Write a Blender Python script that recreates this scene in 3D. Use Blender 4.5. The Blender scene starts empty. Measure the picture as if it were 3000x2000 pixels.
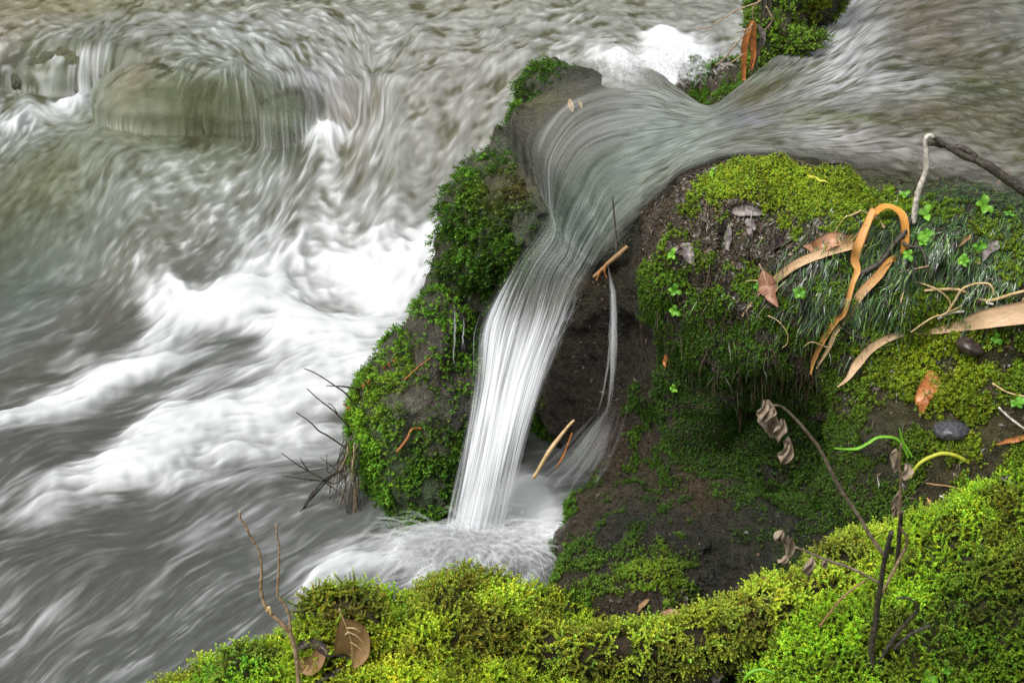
import bpy, math, random
import numpy as np
from mathutils import Vector, Matrix
R = math.radians
random.seed(7)
RNG = np.random.default_rng(11)
SC = bpy.context.scene
COL = SC.collection
# ------------------------------------------------------------------ camera
PITCH = 28.0
cd = bpy.data.cameras.new('camera')
cam = bpy.data.objects.new('camera', cd); COL.objects.link(cam)
cam.location = (0, 0, 0)
cam.rotation_euler = (R(90-PITCH), 0, 0)
cd.sensor_width = 36.0
cd.lens = 49.45
cd.clip_start = 0.05; cd.clip_end = 400
cd.dof.use_dof = True
cd.dof.focus_distance = 3.15
cd.dof.aperture_fstop = 9.0
SC.camera = cam
# ------------------------------------------------------------------ world, sun, exposure (overcast)
SUN_EL, SUN_AZ = 58.0, -128.0      # azimuth from +Y, negative = to the left
w = bpy.data.worlds.new('World'); SC.world = w; w.use_nodes = True
nt = w.node_tree; nt.nodes.clear()
sky = nt.nodes.new('ShaderNodeTexSky'); sky.sky_type = 'NISHITA'; sky.sun_disc = False
sky.sun_elevation = R(SUN_EL); sky.sun_rotation = R(SUN_AZ)
sky.air_density = 1.0; sky.dust_density = 6.0; sky.ozone_density = 1.0
hs = nt.nodes.new('ShaderNodeHueSaturation'); hs.inputs['Saturation'].default_value = 0.18
bg = nt.nodes.new('ShaderNodeBackground'); bg.inputs['Strength'].default_value = 0.13
wo = nt.nodes.new('ShaderNodeOutputWorld')
nt.links.new(sky.outputs[0], hs.inputs['Color']); nt.links.new(hs.outputs[0], bg.inputs['Color'])
nt.links.new(bg.outputs[0], wo.inputs['Surface'])
sd = bpy.data.lights.new('sun', 'SUN'); sd.energy = 1.2; sd.angle = R(25); sd.color = (1, .97, .92)
sun = bpy.data.objects.new('sun', sd); COL.objects.link(sun)
_d = Vector((math.sin(R(SUN_AZ))*math.cos(R(SUN_EL)), math.cos(R(SUN_AZ))*math.cos(R(SUN_EL)), math.sin(R(SUN_EL))))
sun.rotation_euler = _d.to_track_quat('Z', 'Y').to_euler()
SC.view_settings.view_transform = 'Standard'; SC.view_settings.look = 'None'
SC.view_settings.gamma = 1.0; SC.view_settings.exposure = 0.55
SC.cycles.max_bounces = 6; SC.cycles.transparent_max_bounces = 16
SC.cycles.caustics_reflective = False; SC.cycles.caustics_refractive = False
try: SC.cycles.use_denoising = True
except Exception: pass

# ------------------------------------------------------------------ geometry helpers
F = 1500/ (18.0/49.45)
CP, SP = math.cos(R(PITCH)), math.sin(R(PITCH))
def ray(px, py):
    X = (px-1500)/F; U = (1000-py)/F
    return X, CP+SP*U, -SP+CP*U
def W(px, py, y):
    """point seen at pixel px,py of the photograph, y metres in front"""
    a, b, c = ray(px, py); t = y/b
    return np.array((a*t, y, c*t))
def WZ(px, py, z):
    a, b, c = ray(px, py); t = z/c
    return np.array((a*t, b*t, z))
def proj(P):
    P = np.asarray(P); x, y, z = P[..., 0], P[..., 1], P[..., 2]
    d = y*CP - z*SP; u = y*SP + z*CP
    return 1500+F*x/d, 1000-F*u/d

# value noise on a random lattice
_LAT = RNG.random((48, 48, 48)).astype(np.float32)
def vnoise(x, y, z):
    xi = np.floor(x).astype(np.int32); yi = np.floor(y).astype(np.int32); zi = np.floor(z).astype(np.int32)
    fx = (x-xi); fy = (y-yi); fz = (z-zi)
    fx = fx*fx*(3-2*fx); fy = fy*fy*(3-2*fy); fz = fz*fz*(3-2*fz)
    x0 = xi % 48; y0 = yi % 48; z0 = zi % 48; x1 = (x0+1) % 48; y1 = (y0+1) % 48; z1 = (z0+1) % 48
    L = _LAT
    a = L[x0, y0, z0]*(1-fx)+L[x1, y0, z0]*fx; b = L[x0, y1, z0]*(1-fx)+L[x1, y1, z0]*fx
    c = L[x0, y0, z1]*(1-fx)+L[x1, y0, z1]*fx; d = L[x0, y1, z1]*(1-fx)+L[x1, y1, z1]*fx
    return (a*(1-fy)+b*fy)*(1-fz)+(c*(1-fy)+d*fy)*fz - 0.5
def fbm(P, freq, octs=3, seed=0.0, gain=.5):
    s = 0; a = 1.0
    for o in range(octs):
        f = freq*2.03**o
        s = s + a*vnoise(P[..., 0]*f+seed*7.3+o*11.1, P[..., 1]*f+seed*3.1+o*5.7, P[..., 2]*f+seed*5.9+o*17.3)
        a *= gain
    return s
def sstep(a, b, x):
    t = np.clip((x-a)/(b-a), 0, 1); return t*t*(3-2*t)

def tag(o, label=None, cat=None, group=None, kind=None):
    if label: o['label'] = label
    if cat: o['category'] = cat
    if group: o['group'] = group
    if kind: o['kind'] = kind
    return o
def empty(name, loc=(0, 0, 0), label=None, cat=None, group=None):
    o = bpy.data.objects.new(name, None); COL.objects.link(o); o.location = loc; o.empty_display_size = .02
    return tag(o, label, cat, group)
def mesh_np(name, V, faces, mat, parent=None, smooth=True, attrs=None, loc=None):
    """V (n,3) world points, faces (m,k) int array (k = 3 or 4) or list of such arrays"""
    V = np.asarray(V, dtype=np.float32)
    if not isinstance(faces, list): faces = [faces]
    faces = [np.asarray(f, dtype=np.int32) for f in faces if len(f)]
    me = bpy.data.meshes.new(name)
    origin = np.zeros(3) if loc is None else np.asarray(loc, dtype=np.float32)
    me.vertices.add(len(V)); me.vertices.foreach_set('co', (V-origin).astype(np.float32).ravel())
    nl = sum(f.size for f in faces); nf = sum(len(f) for f in faces)
    me.loops.add(nl); me.loops.foreach_set('vertex_index', np.concatenate([f.ravel() for f in faces]))
    me.polygons.add(nf)
    starts = []; s = 0
    for f in faces:
        k = f.shape[1]; starts.append(s+np.arange(len(f), dtype=np.int32)*k); s += f.size
    me.polygons.foreach_set('loop_start', np.concatenate(starts).astype(np.int32))
    me.update(calc_edges=True)
    if smooth: me.polygons.foreach_set('use_smooth', np.ones(nf, dtype=bool))
    for an, av in (attrs or {}).items():
        av = np.asarray(av, dtype=np.float32)
        if av.ndim == 1:
            a = me.attributes.new(an, 'FLOAT', 'POINT'); a.data.foreach_set('value', av)
        else:
            if av.shape[1] == 3: av = np.concatenate([av, np.ones((len(av), 1), np.float32)], 1)
            a = me.attributes.new(an, 'FLOAT_COLOR', 'POINT'); a.data.foreach_set('color', av.ravel())
    me.materials.append(mat)
    o = bpy.data.objects.new(name, me); COL.objects.link(o)
    if parent is not None:
        o.parent = parent
        o.location = origin - np.array(parent.location)
    else:
        o.location = origin
    return o
def grid_faces(nr, nc):
    i = np.arange(nr*nc, dtype=np.int32).reshape(nr, nc)
    return np.stack([i[:-1, :-1], i[1:, :-1], i[1:, 1:], i[:-1, 1:]], -1).reshape(-1, 4)

# ------------------------------------------------------------------ signed distance solids
def _sdf_prim(p, P):
    k = p[0]
    if k == 'e':
        c, r = np.asarray(p[1]), np.asarray(p[2], dtype=float)
        q = P-c
        if len(p) > 3:
            a = R(p[3]); x = q[..., 0]*math.cos(a)+q[..., 1]*math.sin(a); y = -q[..., 0]*math.sin(a)+q[..., 1]*math.cos(a)
            q = np.stack([x, y, q[..., 2]], -1)
        q0 = np.sqrt(((q/r)**2).sum(-1)); q1 = np.sqrt(((q/(r*r))**2).sum(-1))+1e-6
        return q0*(q0-1)/q1
    if k == 'b':
        lo, hi, rd = np.asarray(p[1], float), np.asarray(p[2], float), p[3]
        c = (lo+hi)/2; hsz = (hi-lo)/2-rd
        d = np.abs(P-c)-hsz
        return np.sqrt((np.maximum(d, 0)**2).sum(-1))+np.minimum(d.max(-1), 0)-rd
    if k == 'c':        # capsule chain
        pts, rr = p[1], p[2]; best = None
        for i in range(len(pts)-1):
            a, b = np.asarray(pts[i]), np.asarray(pts[i+1]); ba = b-a
            t = np.clip(((P-a)@ba)/(ba@ba), 0, 1)
            d = np.sqrt(((P-a-t[..., None]*ba)**2).sum(-1))-(rr[i]*(1-t)+rr[i+1]*t)
            best = d if best is None else np.minimum(best, d)
        return best
def smin(a, b, k):
    h = np.clip(.5+.5*(b-a)/k, 0, 1); return b*(1-h)+a*h-k*h*(1-h)
class Solid:
    def __init__(s, add, sub=(), k=.06, ks=.05, noise=((6, .05), (18, .02), (50, .007)), seed=1.0, ridge=0.0):
        s.add, s.sub, s.k, s.ks, s.noise, s.seed, s.ridge = add, sub, k, ks, noise, seed, ridge
    def base(s, P):
        d = _sdf_prim(s.add[0], P)
        for p in s.add[1:]: d = smin(d, _sdf_prim(p, P), s.k)
        for p in s.sub: d = -smin(-d, _sdf_prim(p, P), s.ks)
        return d
    def nz(s, P):
        n = 0
        for i, (f, a) in enumerate(s.noise):
            v = fbm(P, f, 2, s.seed+i*3.7)
            if s.ridge and i > 0: v = v*(1-s.ridge)+s.ridge*(np.abs(v)*-2+.35)
            n = n+a*v
        return n
    cut = None
    def __call__(s, P):
        d = s.base(P)+s.nz(P)
        return d if s.cut is None else np.maximum(d, s.cut(P))
    def grad(s, P, e=.004):
        g = np.zeros_like(P)
        for i in range(3):
            d = np.zeros(3); d[i] = e
            g[..., i] = s(P+d)-s(P-d)
        return g/np.maximum(np.linalg.norm(g, axis=-1, keepdims=True), 1e-9)
    def mesh(s, lo, hi, h):
        lo = np.asarray(lo, float); hi = np.asarray(hi, float)
        n = np.ceil((hi-lo)/h).astype(int)+1
        ax = [lo[i]+np.arange(n[i])*h for i in range(3)]
        vol = np.empty(n, np.float32)
        for i in range(n[0]):
            Y, Z = np.meshgrid(ax[1], ax[2], indexing='ij')
            P = np.stack([np.full_like(Y, ax[0][i]), Y, Z], -1)
            d = s.base(P)
            m = np.abs(d) < .07
            if m.any(): d[m] += s.nz(P[m])
            if s.cut is not None: d = np.maximum(d, s.cut(P))
            vol[i] = d
        ins = vol < 0
        for a in range(3):                       # close the box
            sl = [slice(None)]*3
            for e in (0, -1):
                sl[a] = e; vol[tuple(sl)] = np.maximum(vol[tuple(sl)], h*.5)
        ins = vol < 0
        c = [ins[dx:n[0]-1+dx, dy:n[1]-1+dy, dz:n[2]-1+dz] for dx in (0, 1) for dy in (0, 1) for dz in (0, 1)]
        cnt = sum(x.astype(np.int8) for x in c)
        act = (cnt > 0) & (cnt < 8)
        I = np.argwhere(act)
        vid = np.full(act.shape, -1, np.int32); vid[act] = np.arange(len(I))
        corners = np.array([(dx, dy, dz) for dx in (0, 1) for dy in (0, 1) for dz in (0, 1)])
        val = np.stack([vol[I[:, 0]+q[0], I[:, 1]+q[1], I[:, 2]+q[2]] for q in corners], 1)
        acc = np.zeros((len(I), 3)); num = np.zeros(len(I))
        for a in range(8):
            for b in range(a+1, 8):
                if np.abs(corners[a]-corners[b]).sum() != 1: continue
                va, vb = val[:, a], val[:, b]; m = (va < 0) != (vb < 0)
                t = va[m]/(va[m]-vb[m])
                acc[m] += corners[a]+t[:, None]*(corners[b]-corners[a]); num[m] += 1
        V = lo+(I+acc/num[:, None])*h
        F_ = []
        # edges along each axis
        for a in range(3):
            b, c_ = (a+1) % 3, (a+2) % 3
            s0 = [slice(0, n[i]-1) if i == a else slice(1, n[i]-1) for i in range(3)]
            s1 = list(s0); s1[a] = slice(1, n[a])
            A, B = ins[tuple(s0)], ins[tuple(s1)]
            E = np.argwhere(A != B)
            off = np.array([0 if i == a else 1 for i in range(3)])
            G = E+off
            fl = A[E[:, 0], E[:, 1], E[:, 2]]
            def cell(db, dc):
                q = G.copy(); q[:, b] -= db; q[:, c_] -= dc
                return vid[q[:, 0], q[:, 1], q[:, 2]]
            q = np.stack([cell(1, 1), cell(0, 1), cell(0, 0), cell(1, 0)], 1)
            q[~fl] = q[~fl][:, ::-1]
            F_.append(q)
        F_ = np.concatenate(F_); F_ = F_[(F_ >= 0).all(1)]
        return V, F_
ALL = []      # every solid, for placing things on them
def trace(px, py, solids=None, t0=1.6, tmax=9.0):
    d = np.array(ray(px, py)); d = d/np.linalg.norm(d); t = t0
    S = solids or ALL
    for _ in range(120):
        P = (d*t)[None]
        v = min(float(s(P)[0]) for s in S)
        if v < .0012: break
        t += max(v*.7, .001)
        if t > tmax: return None, None
    P = d*t
    s = min(S, key=lambda s: float(s(P[None])[0]))
    return P, s.grad(P[None])[0]
# ------------------------------------------------------------------ the solids
def E(px, py, y, r, rot=0): return ('e', W(px, py, y), r, rot)
bank = Solid([
    ('b', (.42, 3.10, -2.3), (2.2, 4.2, -1.20), .10),
    E(2330, 770, 2.98, (.40, .30, .27)),
    E(2060, 800, 3.02, (.17, .22, .24)),
    E(2580, 790, 2.92, (.34, .34, .25)),
    E(2950, 800, 2.86, (.36, .38, .27)),
    E(2800, 690, 2.78, (.34, .16, .10)),
    E(2780, 1230, 2.66, (.26, .30, .26)),
    E(3150, 1350, 2.60, (.40, .38, .33)),
    ('b', (.08, 2.96, -2.3), (1.5, 3.4, -1.40), .09),
    E(2070, 1180, 3.00, (.24, .24, .28)),
    E(2440, 1230, 2.93, (.22, .22, .26)),
    E(1860, 1250, 3.02, (.12, .14, .26)),
    ('b', (.20, 2.1, -2.3), (1.6, 3.2, -1.84), .08),
    E(1960, 1570, 2.60, (.24, .17, .11)),
    E(1850, 1700, 2.42, (.16, .12, .06)),
    ('c', [W(1840, 1700, 2.42), W(1930, 1680, 2.42), W(2040, 1725, 2.40)], (.022, .034, .018)),
    E(2420, 1620, 2.45, (.22, .20, .08)),
    E(2680, 1500, 2.48, (.20, .22, .16)),
    ], sub=[E(2330, 1320, 2.70, (.22, .07, .07)), E(2100, 1500, 2.62, (.10, .06, .04)), ('e', (.28, 3.95, -1.2), (.29, .46, .7))],
    k=.09, ks=.10, noise=((5, .07), (16, .035), (45, .014)), seed=2.0)
fallrock = Solid([
    ('e', (.165, 3.52, -1.27), (.165, .26, .125)),
    E(1590, 590, 3.24, (.19, .24, .145)),
    E(1540, 680, 3.12, (.12, .14, .16)),
    E(1500, 660, 3.20, (.16, .18, .16)),
    E(1430, 760, 3.18, (.115, .17, .23)),
    E(1760, 430, 3.36, (.24, .26, .13)),
    E(1950, 480, 3.30, (.20, .22, .13)),
    E(1780, 620, 3.16, (.14, .18, .16)),
    ('e', (.135, 3.82, -1.28), (.13, .15, .12)),
    E(1560, 1000, 3.28, (.30, .20, .42)),
    ], sub=[], k=.07, noise=((7, .04), (20, .025), (55, .012)), seed=5.0)
lowrock = Solid([
    E(1222, 1210, 2.95, (.15, .19, .20)),
    E(1290, 1050, 3.02, (.11, .16, .17)),
    E(1242, 1400, 2.86, (.125, .16, .17)),
    E(1155, 1300, 2.92, (.095, .14, .16)),
    E(1150, 1530, 2.86, (.085, .13, .10)),
    E(1330, 1300, 3.02, (.12, .2, .32)),
    ], k=.06, noise=((7, .05), (20, .03), (55, .012)), seed=9.0)
topclump = Solid([
    E(2275, 20, 3.98, (.07, .12, .14)), E(2350, -60, 4.15, (.12, .16, .13)), E(2235, 120, 3.84, (.045, .06, .10)),
    E(2330, 110, 3.84, (.08, .07, .03)), E(2205, 205, 3.74, (.03, .04, .05)),
    ], k=.05, noise=((9, .05), (30, .025)), seed=13.0)
fore = Solid([
    E(1035, 1880, 2.02, (.115, .12, .10)),
    E(880, 2090, 1.95, (.19, .16, .09)),
    E(1370, 1860, 2.03, (.115, .10, .07)),
    E(1200, 2060, 1.92, (.20, .14, .08)),
    E(740, 2150, 1.93, (.22, .16, .08)),
    E(1300, 2080, 1.86, (.18, .12, .07)),
    E(1560, 2140, 1.88, (.25, .10, .04)),
    E(1560, 1880, 2.24, (.14, .12, .05)),
    ('c', [W(520, 2350, 1.85), W(1400, 2400, 1.75), W(2200, 2500, 1.75), W(3300, 2400, 1.75)], (.10, .16, .10, .2)),
    ], sub=[E(1168, 1690, 2.08, (.035, .10, .07)), E(2080, 2010, 1.93, (.14, .06, .05))], ks=.03, k=.03, noise=((8, .05), (24, .03), (60, .012)), seed=17.0)
mound = Solid([
    E(2950, 1800, 2.12, (.28, .22, .20)),
    E(2720, 1790, 2.12, (.15, .14, .13)),
    E(2600, 1960, 1.98, (.20, .14, .12)),
    E(2960, 1640, 2.16, (.14, .12, .13)),
    E(2500, 2150, 1.9, (.2, .14, .13)),
    E(3300, 1900, 2.1, (.3, .3, .3)),
    ], k=.06, noise=((7, .05), (20, .03), (60, .012)), seed=21.0)
log = Solid([('c', [W(1230, 1780, 2.10), W(1370, 1765, 2.08), W(1480, 1815, 2.05), W(1600, 1905, 2.0), W(1740, 1932, 1.98), W(1900, 1915, 1.99),
                    W(2080, 1872, 2.03), W(2250, 1815, 2.08), W(2400, 1760, 2.12), W(2560, 1640, 2.22), W(2740, 1560, 2.3)],
             (.028, .040, .040, .036, .038, .042, .046, .050, .052, .05, .05))],
            noise=((9, .03), (25, .02), (70, .008)), seed=25.0)
leftA = Solid([E(230, 215, 5.40, (.30, .20, .11)), E(90, 200, 5.5, (.14, .15, .09)), E(380, 210, 5.35, (.16, .16, .08))], k=.05, seed=31.0, noise=((7, .05), (25, .02)))
leftB = Solid([E(560, 305, 5.0, (.34, .24, .105)), E(430, 283, 5.08, (.19, .2, .095)), E(740, 320, 4.97, (.22, .22, .09))], k=.06, seed=33.0, noise=((6, .03), (18, .02), (50, .010)))
leftC = Solid([E(855, 355, 4.74, (.11, .14, .085))], seed=35.0, noise=((8, .03), (30, .012)))
behind = Solid([E(2130, 228, 3.72, (.026, .03, .02)), E(2160, 236, 3.68, (.02, .03, .018))], seed=41.0, k=.04, noise=((9, .03), (30, .012)))
ALL = [bank, fallrock, lowrock, topclump, fore, mound, log]
# ------------------------------------------------------------------ flowing water
def samp(A, y, x):
    h, w_ = A.shape[:2]
    x = np.clip(x, 0, w_-1.001); y = np.clip(y, 0, h-1.001)
    xi = x.astype(np.int32); yi = y.astype(np.int32); fx = x-xi; fy = y-yi
    return (A[yi, xi]*(1-fx)+A[yi, xi+1]*fx)*(1-fy)+(A[yi+1, xi]*(1-fx)+A[yi+1, xi+1]*fx)*fy
def blur(A, n):
    for _ in range(n):
        A = (np.roll(A, 1, 0)+np.roll(A, -1, 0)+2*A)/4; A = (np.roll(A, 1, 1)+np.roll(A, -1, 1)+2*A)/4
    return A
def norm01(A):
    lo, hi = np.percentile(A, 2), np.percentile(A, 98); return np.clip((A-lo)/(hi-lo), 0, 1)
def cnoise(h, w_, cell, seed):
    r = np.random.default_rng(seed); a = r.random((int(h/cell)+4, int(w_/cell)+4)).astype(np.float32)
    Y, X = np.meshgrid(np.arange(h)/cell+1, np.arange(w_)/cell+1, indexing='ij')
    xi = X.astype(int); yi = Y.astype(int); fx = X-xi; fy = Y-yi; fx = fx*fx*(3-2*fx); fy = fy*fy*(3-2*fy)
    return ((a[yi, xi]*(1-fx)+a[yi, xi+1]*fx)*(1-fy)+(a[yi+1, xi]*(1-fx)+a[yi+1, xi+1]*fx)*fy).astype(np.float32)
def lic(N, vx, vy, steps, ds=1.0):
    """noise N smeared along the flow: the silky threads of running water"""
    h, w_ = N.shape; Y, X = np.meshgrid(np.arange(h, dtype=np.float32), np.arange(w_, dtype=np.float32), indexing='ij')
    acc = N.copy(); tot = 1.0
    for sgn in (1, -1):
        x, y = X.copy(), Y.copy(); px_, py_ = sgn*vx, sgn*vy
        for i in range(steps):
            xi = np.clip(x+.5, 0, w_-1).astype(np.int32); yi = np.clip(y+.5, 0, h-1).astype(np.int32); ax, ay = vx[yi, xi], vy[yi, xi]
            s = np.sign(ax*px_+ay*py_); s[s == 0] = 1; ax = ax*s; ay = ay*s
            x = x+ax*ds; y = y+ay*ds; px_, py_ = ax, ay
            wgt = .5+.5*math.cos(math.pi*(i+1)/(steps+1))
            acc = acc+wgt*samp(N, y, x); tot += wgt
    return acc/tot
def flowfield(ctrl, X, Y, rad):
    """directions given at points, blended with the double-angle trick (a streak has no sign)"""
    c2 = np.zeros_like(X); s2 = np.zeros_like(X); ww = np.full_like(X, 1e-9)
    for (x, y, dx, dy) in ctrl:
        a = 2*math.atan2(dy, dx); g = 1/(((X-x)**2+(Y-y)**2)/rad**2+.03)**2
        c2 += g*math.cos(a); s2 += g*math.sin(a)
    a = np.arctan2(s2, c2)/2
    return np.cos(a), np.sin(a)
def gsum(ctrl, X, Y, base=0.0):
    out = np.full_like(X, base)
    for (x, y, rx, ry, ang, amp) in ctrl:
        a = R(ang); dx, dy = X-x, Y-y
        u = dx*math.cos(a)+dy*math.sin(a); v = -dx*math.sin(a)+dy*math.cos(a)
        out += amp*np.exp(-.5*((u/rx)**2+(v/ry)**2))
    return out
def gcol(ctrl, X, Y, base):
    out = np.broadcast_to(np.array(base, np.float32), X.shape+(3,)).copy()
    for (x, y, rx, ry, ang, amp, col) in ctrl:
        a = R(ang); dx, dy = X-x, Y-y
        u = dx*math.cos(a)+dy*math.sin(a); v = -dx*math.sin(a)+dy*math.cos(a)
        g = np.clip(amp*np.exp(-.5*((u/rx)**2+(v/ry)**2)), 0, 1)[..., None]
        out = out*(1-g)+np.array(col)*g
    return out

def water_mat(name, rough=.16, foam_col=(.61, .63, .64), thin=False, ior=1.33, rough_attr=False):
    m = bpy.data.materials.new(name); m.use_nodes = True; nt = m.node_tree; n = nt.nodes; L = nt.links
    b = n['Principled BSDF']
    c = n.new('ShaderNodeAttribute'); c.attribute_name = 'body'
    f = n.new('ShaderNodeAttribute'); f.attribute_name = 'foam'
    mx = n.new('ShaderNodeMixRGB'); L.new(f.outputs['Fac'], mx.inputs[0]); L.new(c.outputs['Color'], mx.inputs[1]); mx.inputs[2].default_value = (*foam_col, 1)
    L.new(mx.outputs[0], b.inputs['Base Color'])
    rr = n.new('ShaderNodeMapRange'); L.new(f.outputs['Fac'], rr.inputs[0]); rr.inputs[3].default_value = rough
    if rough_attr:
        ra = n.new('ShaderNodeAttribute'); ra.attribute_name = 'rough'; L.new(ra.outputs['Fac'], rr.inputs[3])
    rr.inputs[4].default_value = .7
    L.new(rr.outputs[0], b.inputs['Roughness']); b.inputs['IOR'].default_value = ior
    if thin:
        a = n.new('ShaderNodeAttribute'); a.attribute_name = 'cover'
        L.new(a.outputs['Fac'], b.inputs['Alpha'])
    return m

# ---- the brook: pool on the right, over the lip and the boulder, then the fall; one sheet
ZP = -1.115
def zz(px, py, z): return WZ(px, py, z)
rows = [  # back rim, middle, front rim
    (zz(3700, -300, ZP), zz(3700, 200, ZP), zz(3700, 800, ZP)),
    (zz(3250, -260, ZP), zz(3250, 200, ZP), zz(3250, 660, ZP)),
    (zz(2880, -200, ZP), zz(2900, 180, ZP), zz(2900, 590, ZP)),
    (zz(2560, -110, ZP), zz(2620, 200, ZP), zz(2620, 545, ZP)),
    (zz(2400, 30, ZP), zz(2440, 260, ZP), zz(2420, 500, ZP)),
    (zz(2290, 150, ZP-.005), zz(2280, 310, ZP-.004), zz(2250, 475, ZP)),
    (zz(2180, 240, ZP-.02), zz(2160, 345, ZP-.015), zz(2100, 480, ZP-.005)),
    (zz(2080, 310, ZP-.035), zz(2060, 370, ZP-.03), zz(1985, 530, ZP-.02)),
    (zz(1990, 262, ZP-.03), zz(1980, 385, ZP-.035), zz(1925, 590, ZP-.05)),
    (zz(1895, 200, ZP-.02), zz(1880, 400, ZP-.045), W(1880, 640, 2.92)),
    (zz(1740, 200, ZP-.03), zz(1790, 430, ZP-.07), W(1850, 680, 2.90)),
    (zz(1610, 240, ZP-.05), zz(1720, 480, ZP-.10), W(1825, 715, 2.885)),
    (zz(1505, 345, ZP-.08), zz(1680, 560, ZP-.15), W(1795, 745, 2.87)),
    (W(1545, 480, 3.12), W(1650, 650, 2.95), W(1765, 775, 2.855)),
    (W(1595, 615, 2.97), W(1640, 720, 2.90), W(1735, 810, 2.84)),
    (W(1490, 780, 2.90), W(1590, 800, 2.865), W(1712, 850, 2.82)),
    (W(1395, 950, 2.86), W(1545, 950, 2.82), W(1662, 950, 2.79)),
    (W(1385, 1120, 2.80), W(1495, 1120, 2.765), W(1605, 1110, 2.75)),
    (W(1355, 1300, 2.74), W(1460, 1290, 2.70), W(1548, 1290, 2.70)),
    (W(1315, 1480, 2.69), W(1420, 1480, 2.655), W(1505, 1470, 2.66)),
    (W(1280, 1640, 2.66), W(1380, 1650, 2.62), W(1480, 1640, 2.63)),
]
Rw = np.array([[a, b, c] for a, b, c in rows])
def crom(Pts, t):
    n = len(Pts); i = np.clip(np.floor(t).astype(int), 0, n-2); f = (t-i)
    def g(k): return Pts[np.clip(k, 0, n-1)]
    f = f.reshape((-1,)+(1,)*(Pts.ndim-1))
    p0, p1, p2, p3 = g(i-1), g(i), g(i+1), g(i+2)
    return .5*((2*p1)+(-p0+p2)*f+(2*p0-5*p1+4*p2-p3)*f*f+(-p0+3*p1-3*p2+p3)*f**3)
# even spacing along the middle line (denser where the picture is larger)
seg = np.array([0]+[np.hypot(*(np.array(proj(Rw[i+1, 1]))-np.array(proj(Rw[i, 1])))) for i in range(len(Rw)-1)])
cum = np.cumsum(seg); NS = 900
tt = np.interp(np.linspace(0, cum[-1], NS), cum, np.arange(len(Rw)))
Rr = crom(Rw, tt)                               # (NS,3,3)
Cc = 420
cc = np.linspace(-.22, 2.16, Cc)
sheet = np.zeros((NS, Cc, 3))
for j, c in enumerate(cc):
    cl = min(max(c, 0), 2); a, b, d = Rr[:, 0], Rr[:, 1], Rr[:, 2]
    p = a*(cl-1)*(cl-2)/2+b*cl*(2-cl)+d*cl*(cl-1)/2
    lin = a+(b-a)*cl if cl < 1 else b+(d-b)*(cl-1)
    p = .55*p+.45*lin
    sheet[:, j] = p
    sheet[:, j] = p
s01 = tt                                        # row number along the flow
# beyond the back rim the sheet curls over and drops; in front it dips under the bank
back = (sheet[:, np.searchsorted(cc, 0)]-sheet[:, np.searchsorted(cc, .12)])
back /= np.linalg.norm(back, axis=1, keepdims=True)+1e-9
fr = (sheet[:, np.searchsorted(cc, 1.98)]-sheet[:, np.searchsorted(cc, 1.85)]); fr /= np.linalg.norm(fr, axis=1, keepdims=True)+1e-9
wide = 1-sstep(11.0, 13.0, s01)
for j, c in enumerate(cc):
    if c < 0:
        k = -c/.22; amt = np.where(s01 < 4.5, .0, 1.0)*wide
        sheet[:, j] = sheet[:, np.searchsorted(cc, 0)]+back*(.10*k*(.3+.7*amt))[:, None]*(.15+.85*wide[:, None])+np.array((0, 0, -1))*(.20*k*k*amt+.10*k*(1-amt)*wide+.0*k)[:, None]
    if c > 2:
        k = (c-2)/.16
        sheet[:, j] = sheet[:, np.searchsorted(cc, 2)-1]+fr*(.03*k*wide)[:, None]+np.array((0, .012, -.02))*(k*(.4+.6*wide))[:, None]+np.array((0, 0, -.10))*(k*(1-sstep(8, 11, s01)))[:, None]

def height_lookup(Sv, cell=.012, grow=0):
    """lowest height of the sheet over each little square of ground"""
    lo = Sv.reshape(-1, 3).min(0); ix = ((Sv[..., 0]-lo[0])/cell).astype(int).ravel(); iy = ((Sv[..., 1]-lo[1])/cell).astype(int).ravel()
    H = np.full((ix.max()+1, iy.max()+1), np.inf); np.minimum.at(H, (ix, iy), Sv[..., 2].ravel())
    for _ in range(2):        # close pinholes
        G = np.pad(H, 1, constant_values=np.inf); m = np.minimum.reduce([G[2:, 1:-1], G[:-2, 1:-1], G[1:-1, 2:], G[1:-1, :-2]])
        f = np.minimum(np.isfinite(G[2:, 1:-1]), np.isfinite(G[:-2, 1:-1])) | np.minimum(np.isfinite(G[1:-1, 2:]), np.isfinite(G[1:-1, :-2]))
        H = np.where(~np.isfinite(H) & f, m, H)
    if grow:
        H = np.pad(H, grow, constant_values=np.inf); lo = lo-grow*cell
        for _ in range(grow):
            G = np.pad(H, 1, constant_values=np.inf); m = np.minimum.reduce([G[2:, 1:-1], G[:-2, 1:-1], G[1:-1, 2:], G[1:-1, :-2]])+.008
            H = np.where(~np.isfinite(H), m, H)
    def f_(x, y):
        a = np.clip(((x-lo[0])/cell).astype(int), 0, H.shape[0]-1); b = np.clip(((y-lo[1])/cell).astype(int), 0, H.shape[1]-1)
        inside = (x >= lo[0]) & (x < lo[0]+H.shape[0]*cell) & (y >= lo[1]) & (y < lo[1]+H.shape[1]*cell)
        return np.where(inside, H[a, b], np.inf)
    return f_
_j0, _j1 = np.searchsorted(cc, 0), np.searchsorted(cc, 2.0)
_u1 = int(np.searchsorted(s01, 15.2))
_hl = height_lookup(np.repeat(np.repeat(sheet[:_u1, _j0:_j1:1], 1, 0), 1, 1))
_hx = height_lookup(sheet[:_u1, _j0:_j1], grow=9)
def under_water(P):
    h = _hl(P[..., 0], P[..., 1]); return np.where(np.isfinite(h), P[..., 2]-(h-.014), -1.0)
def under_water_soft(P):
    h = _hx(P[..., 0], P[..., 1]); return np.where(np.isfinite(h), P[..., 2]-(h-.014), -1.0)
bank.cut = under_water; fallrock.cut = under_water_soft
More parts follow.
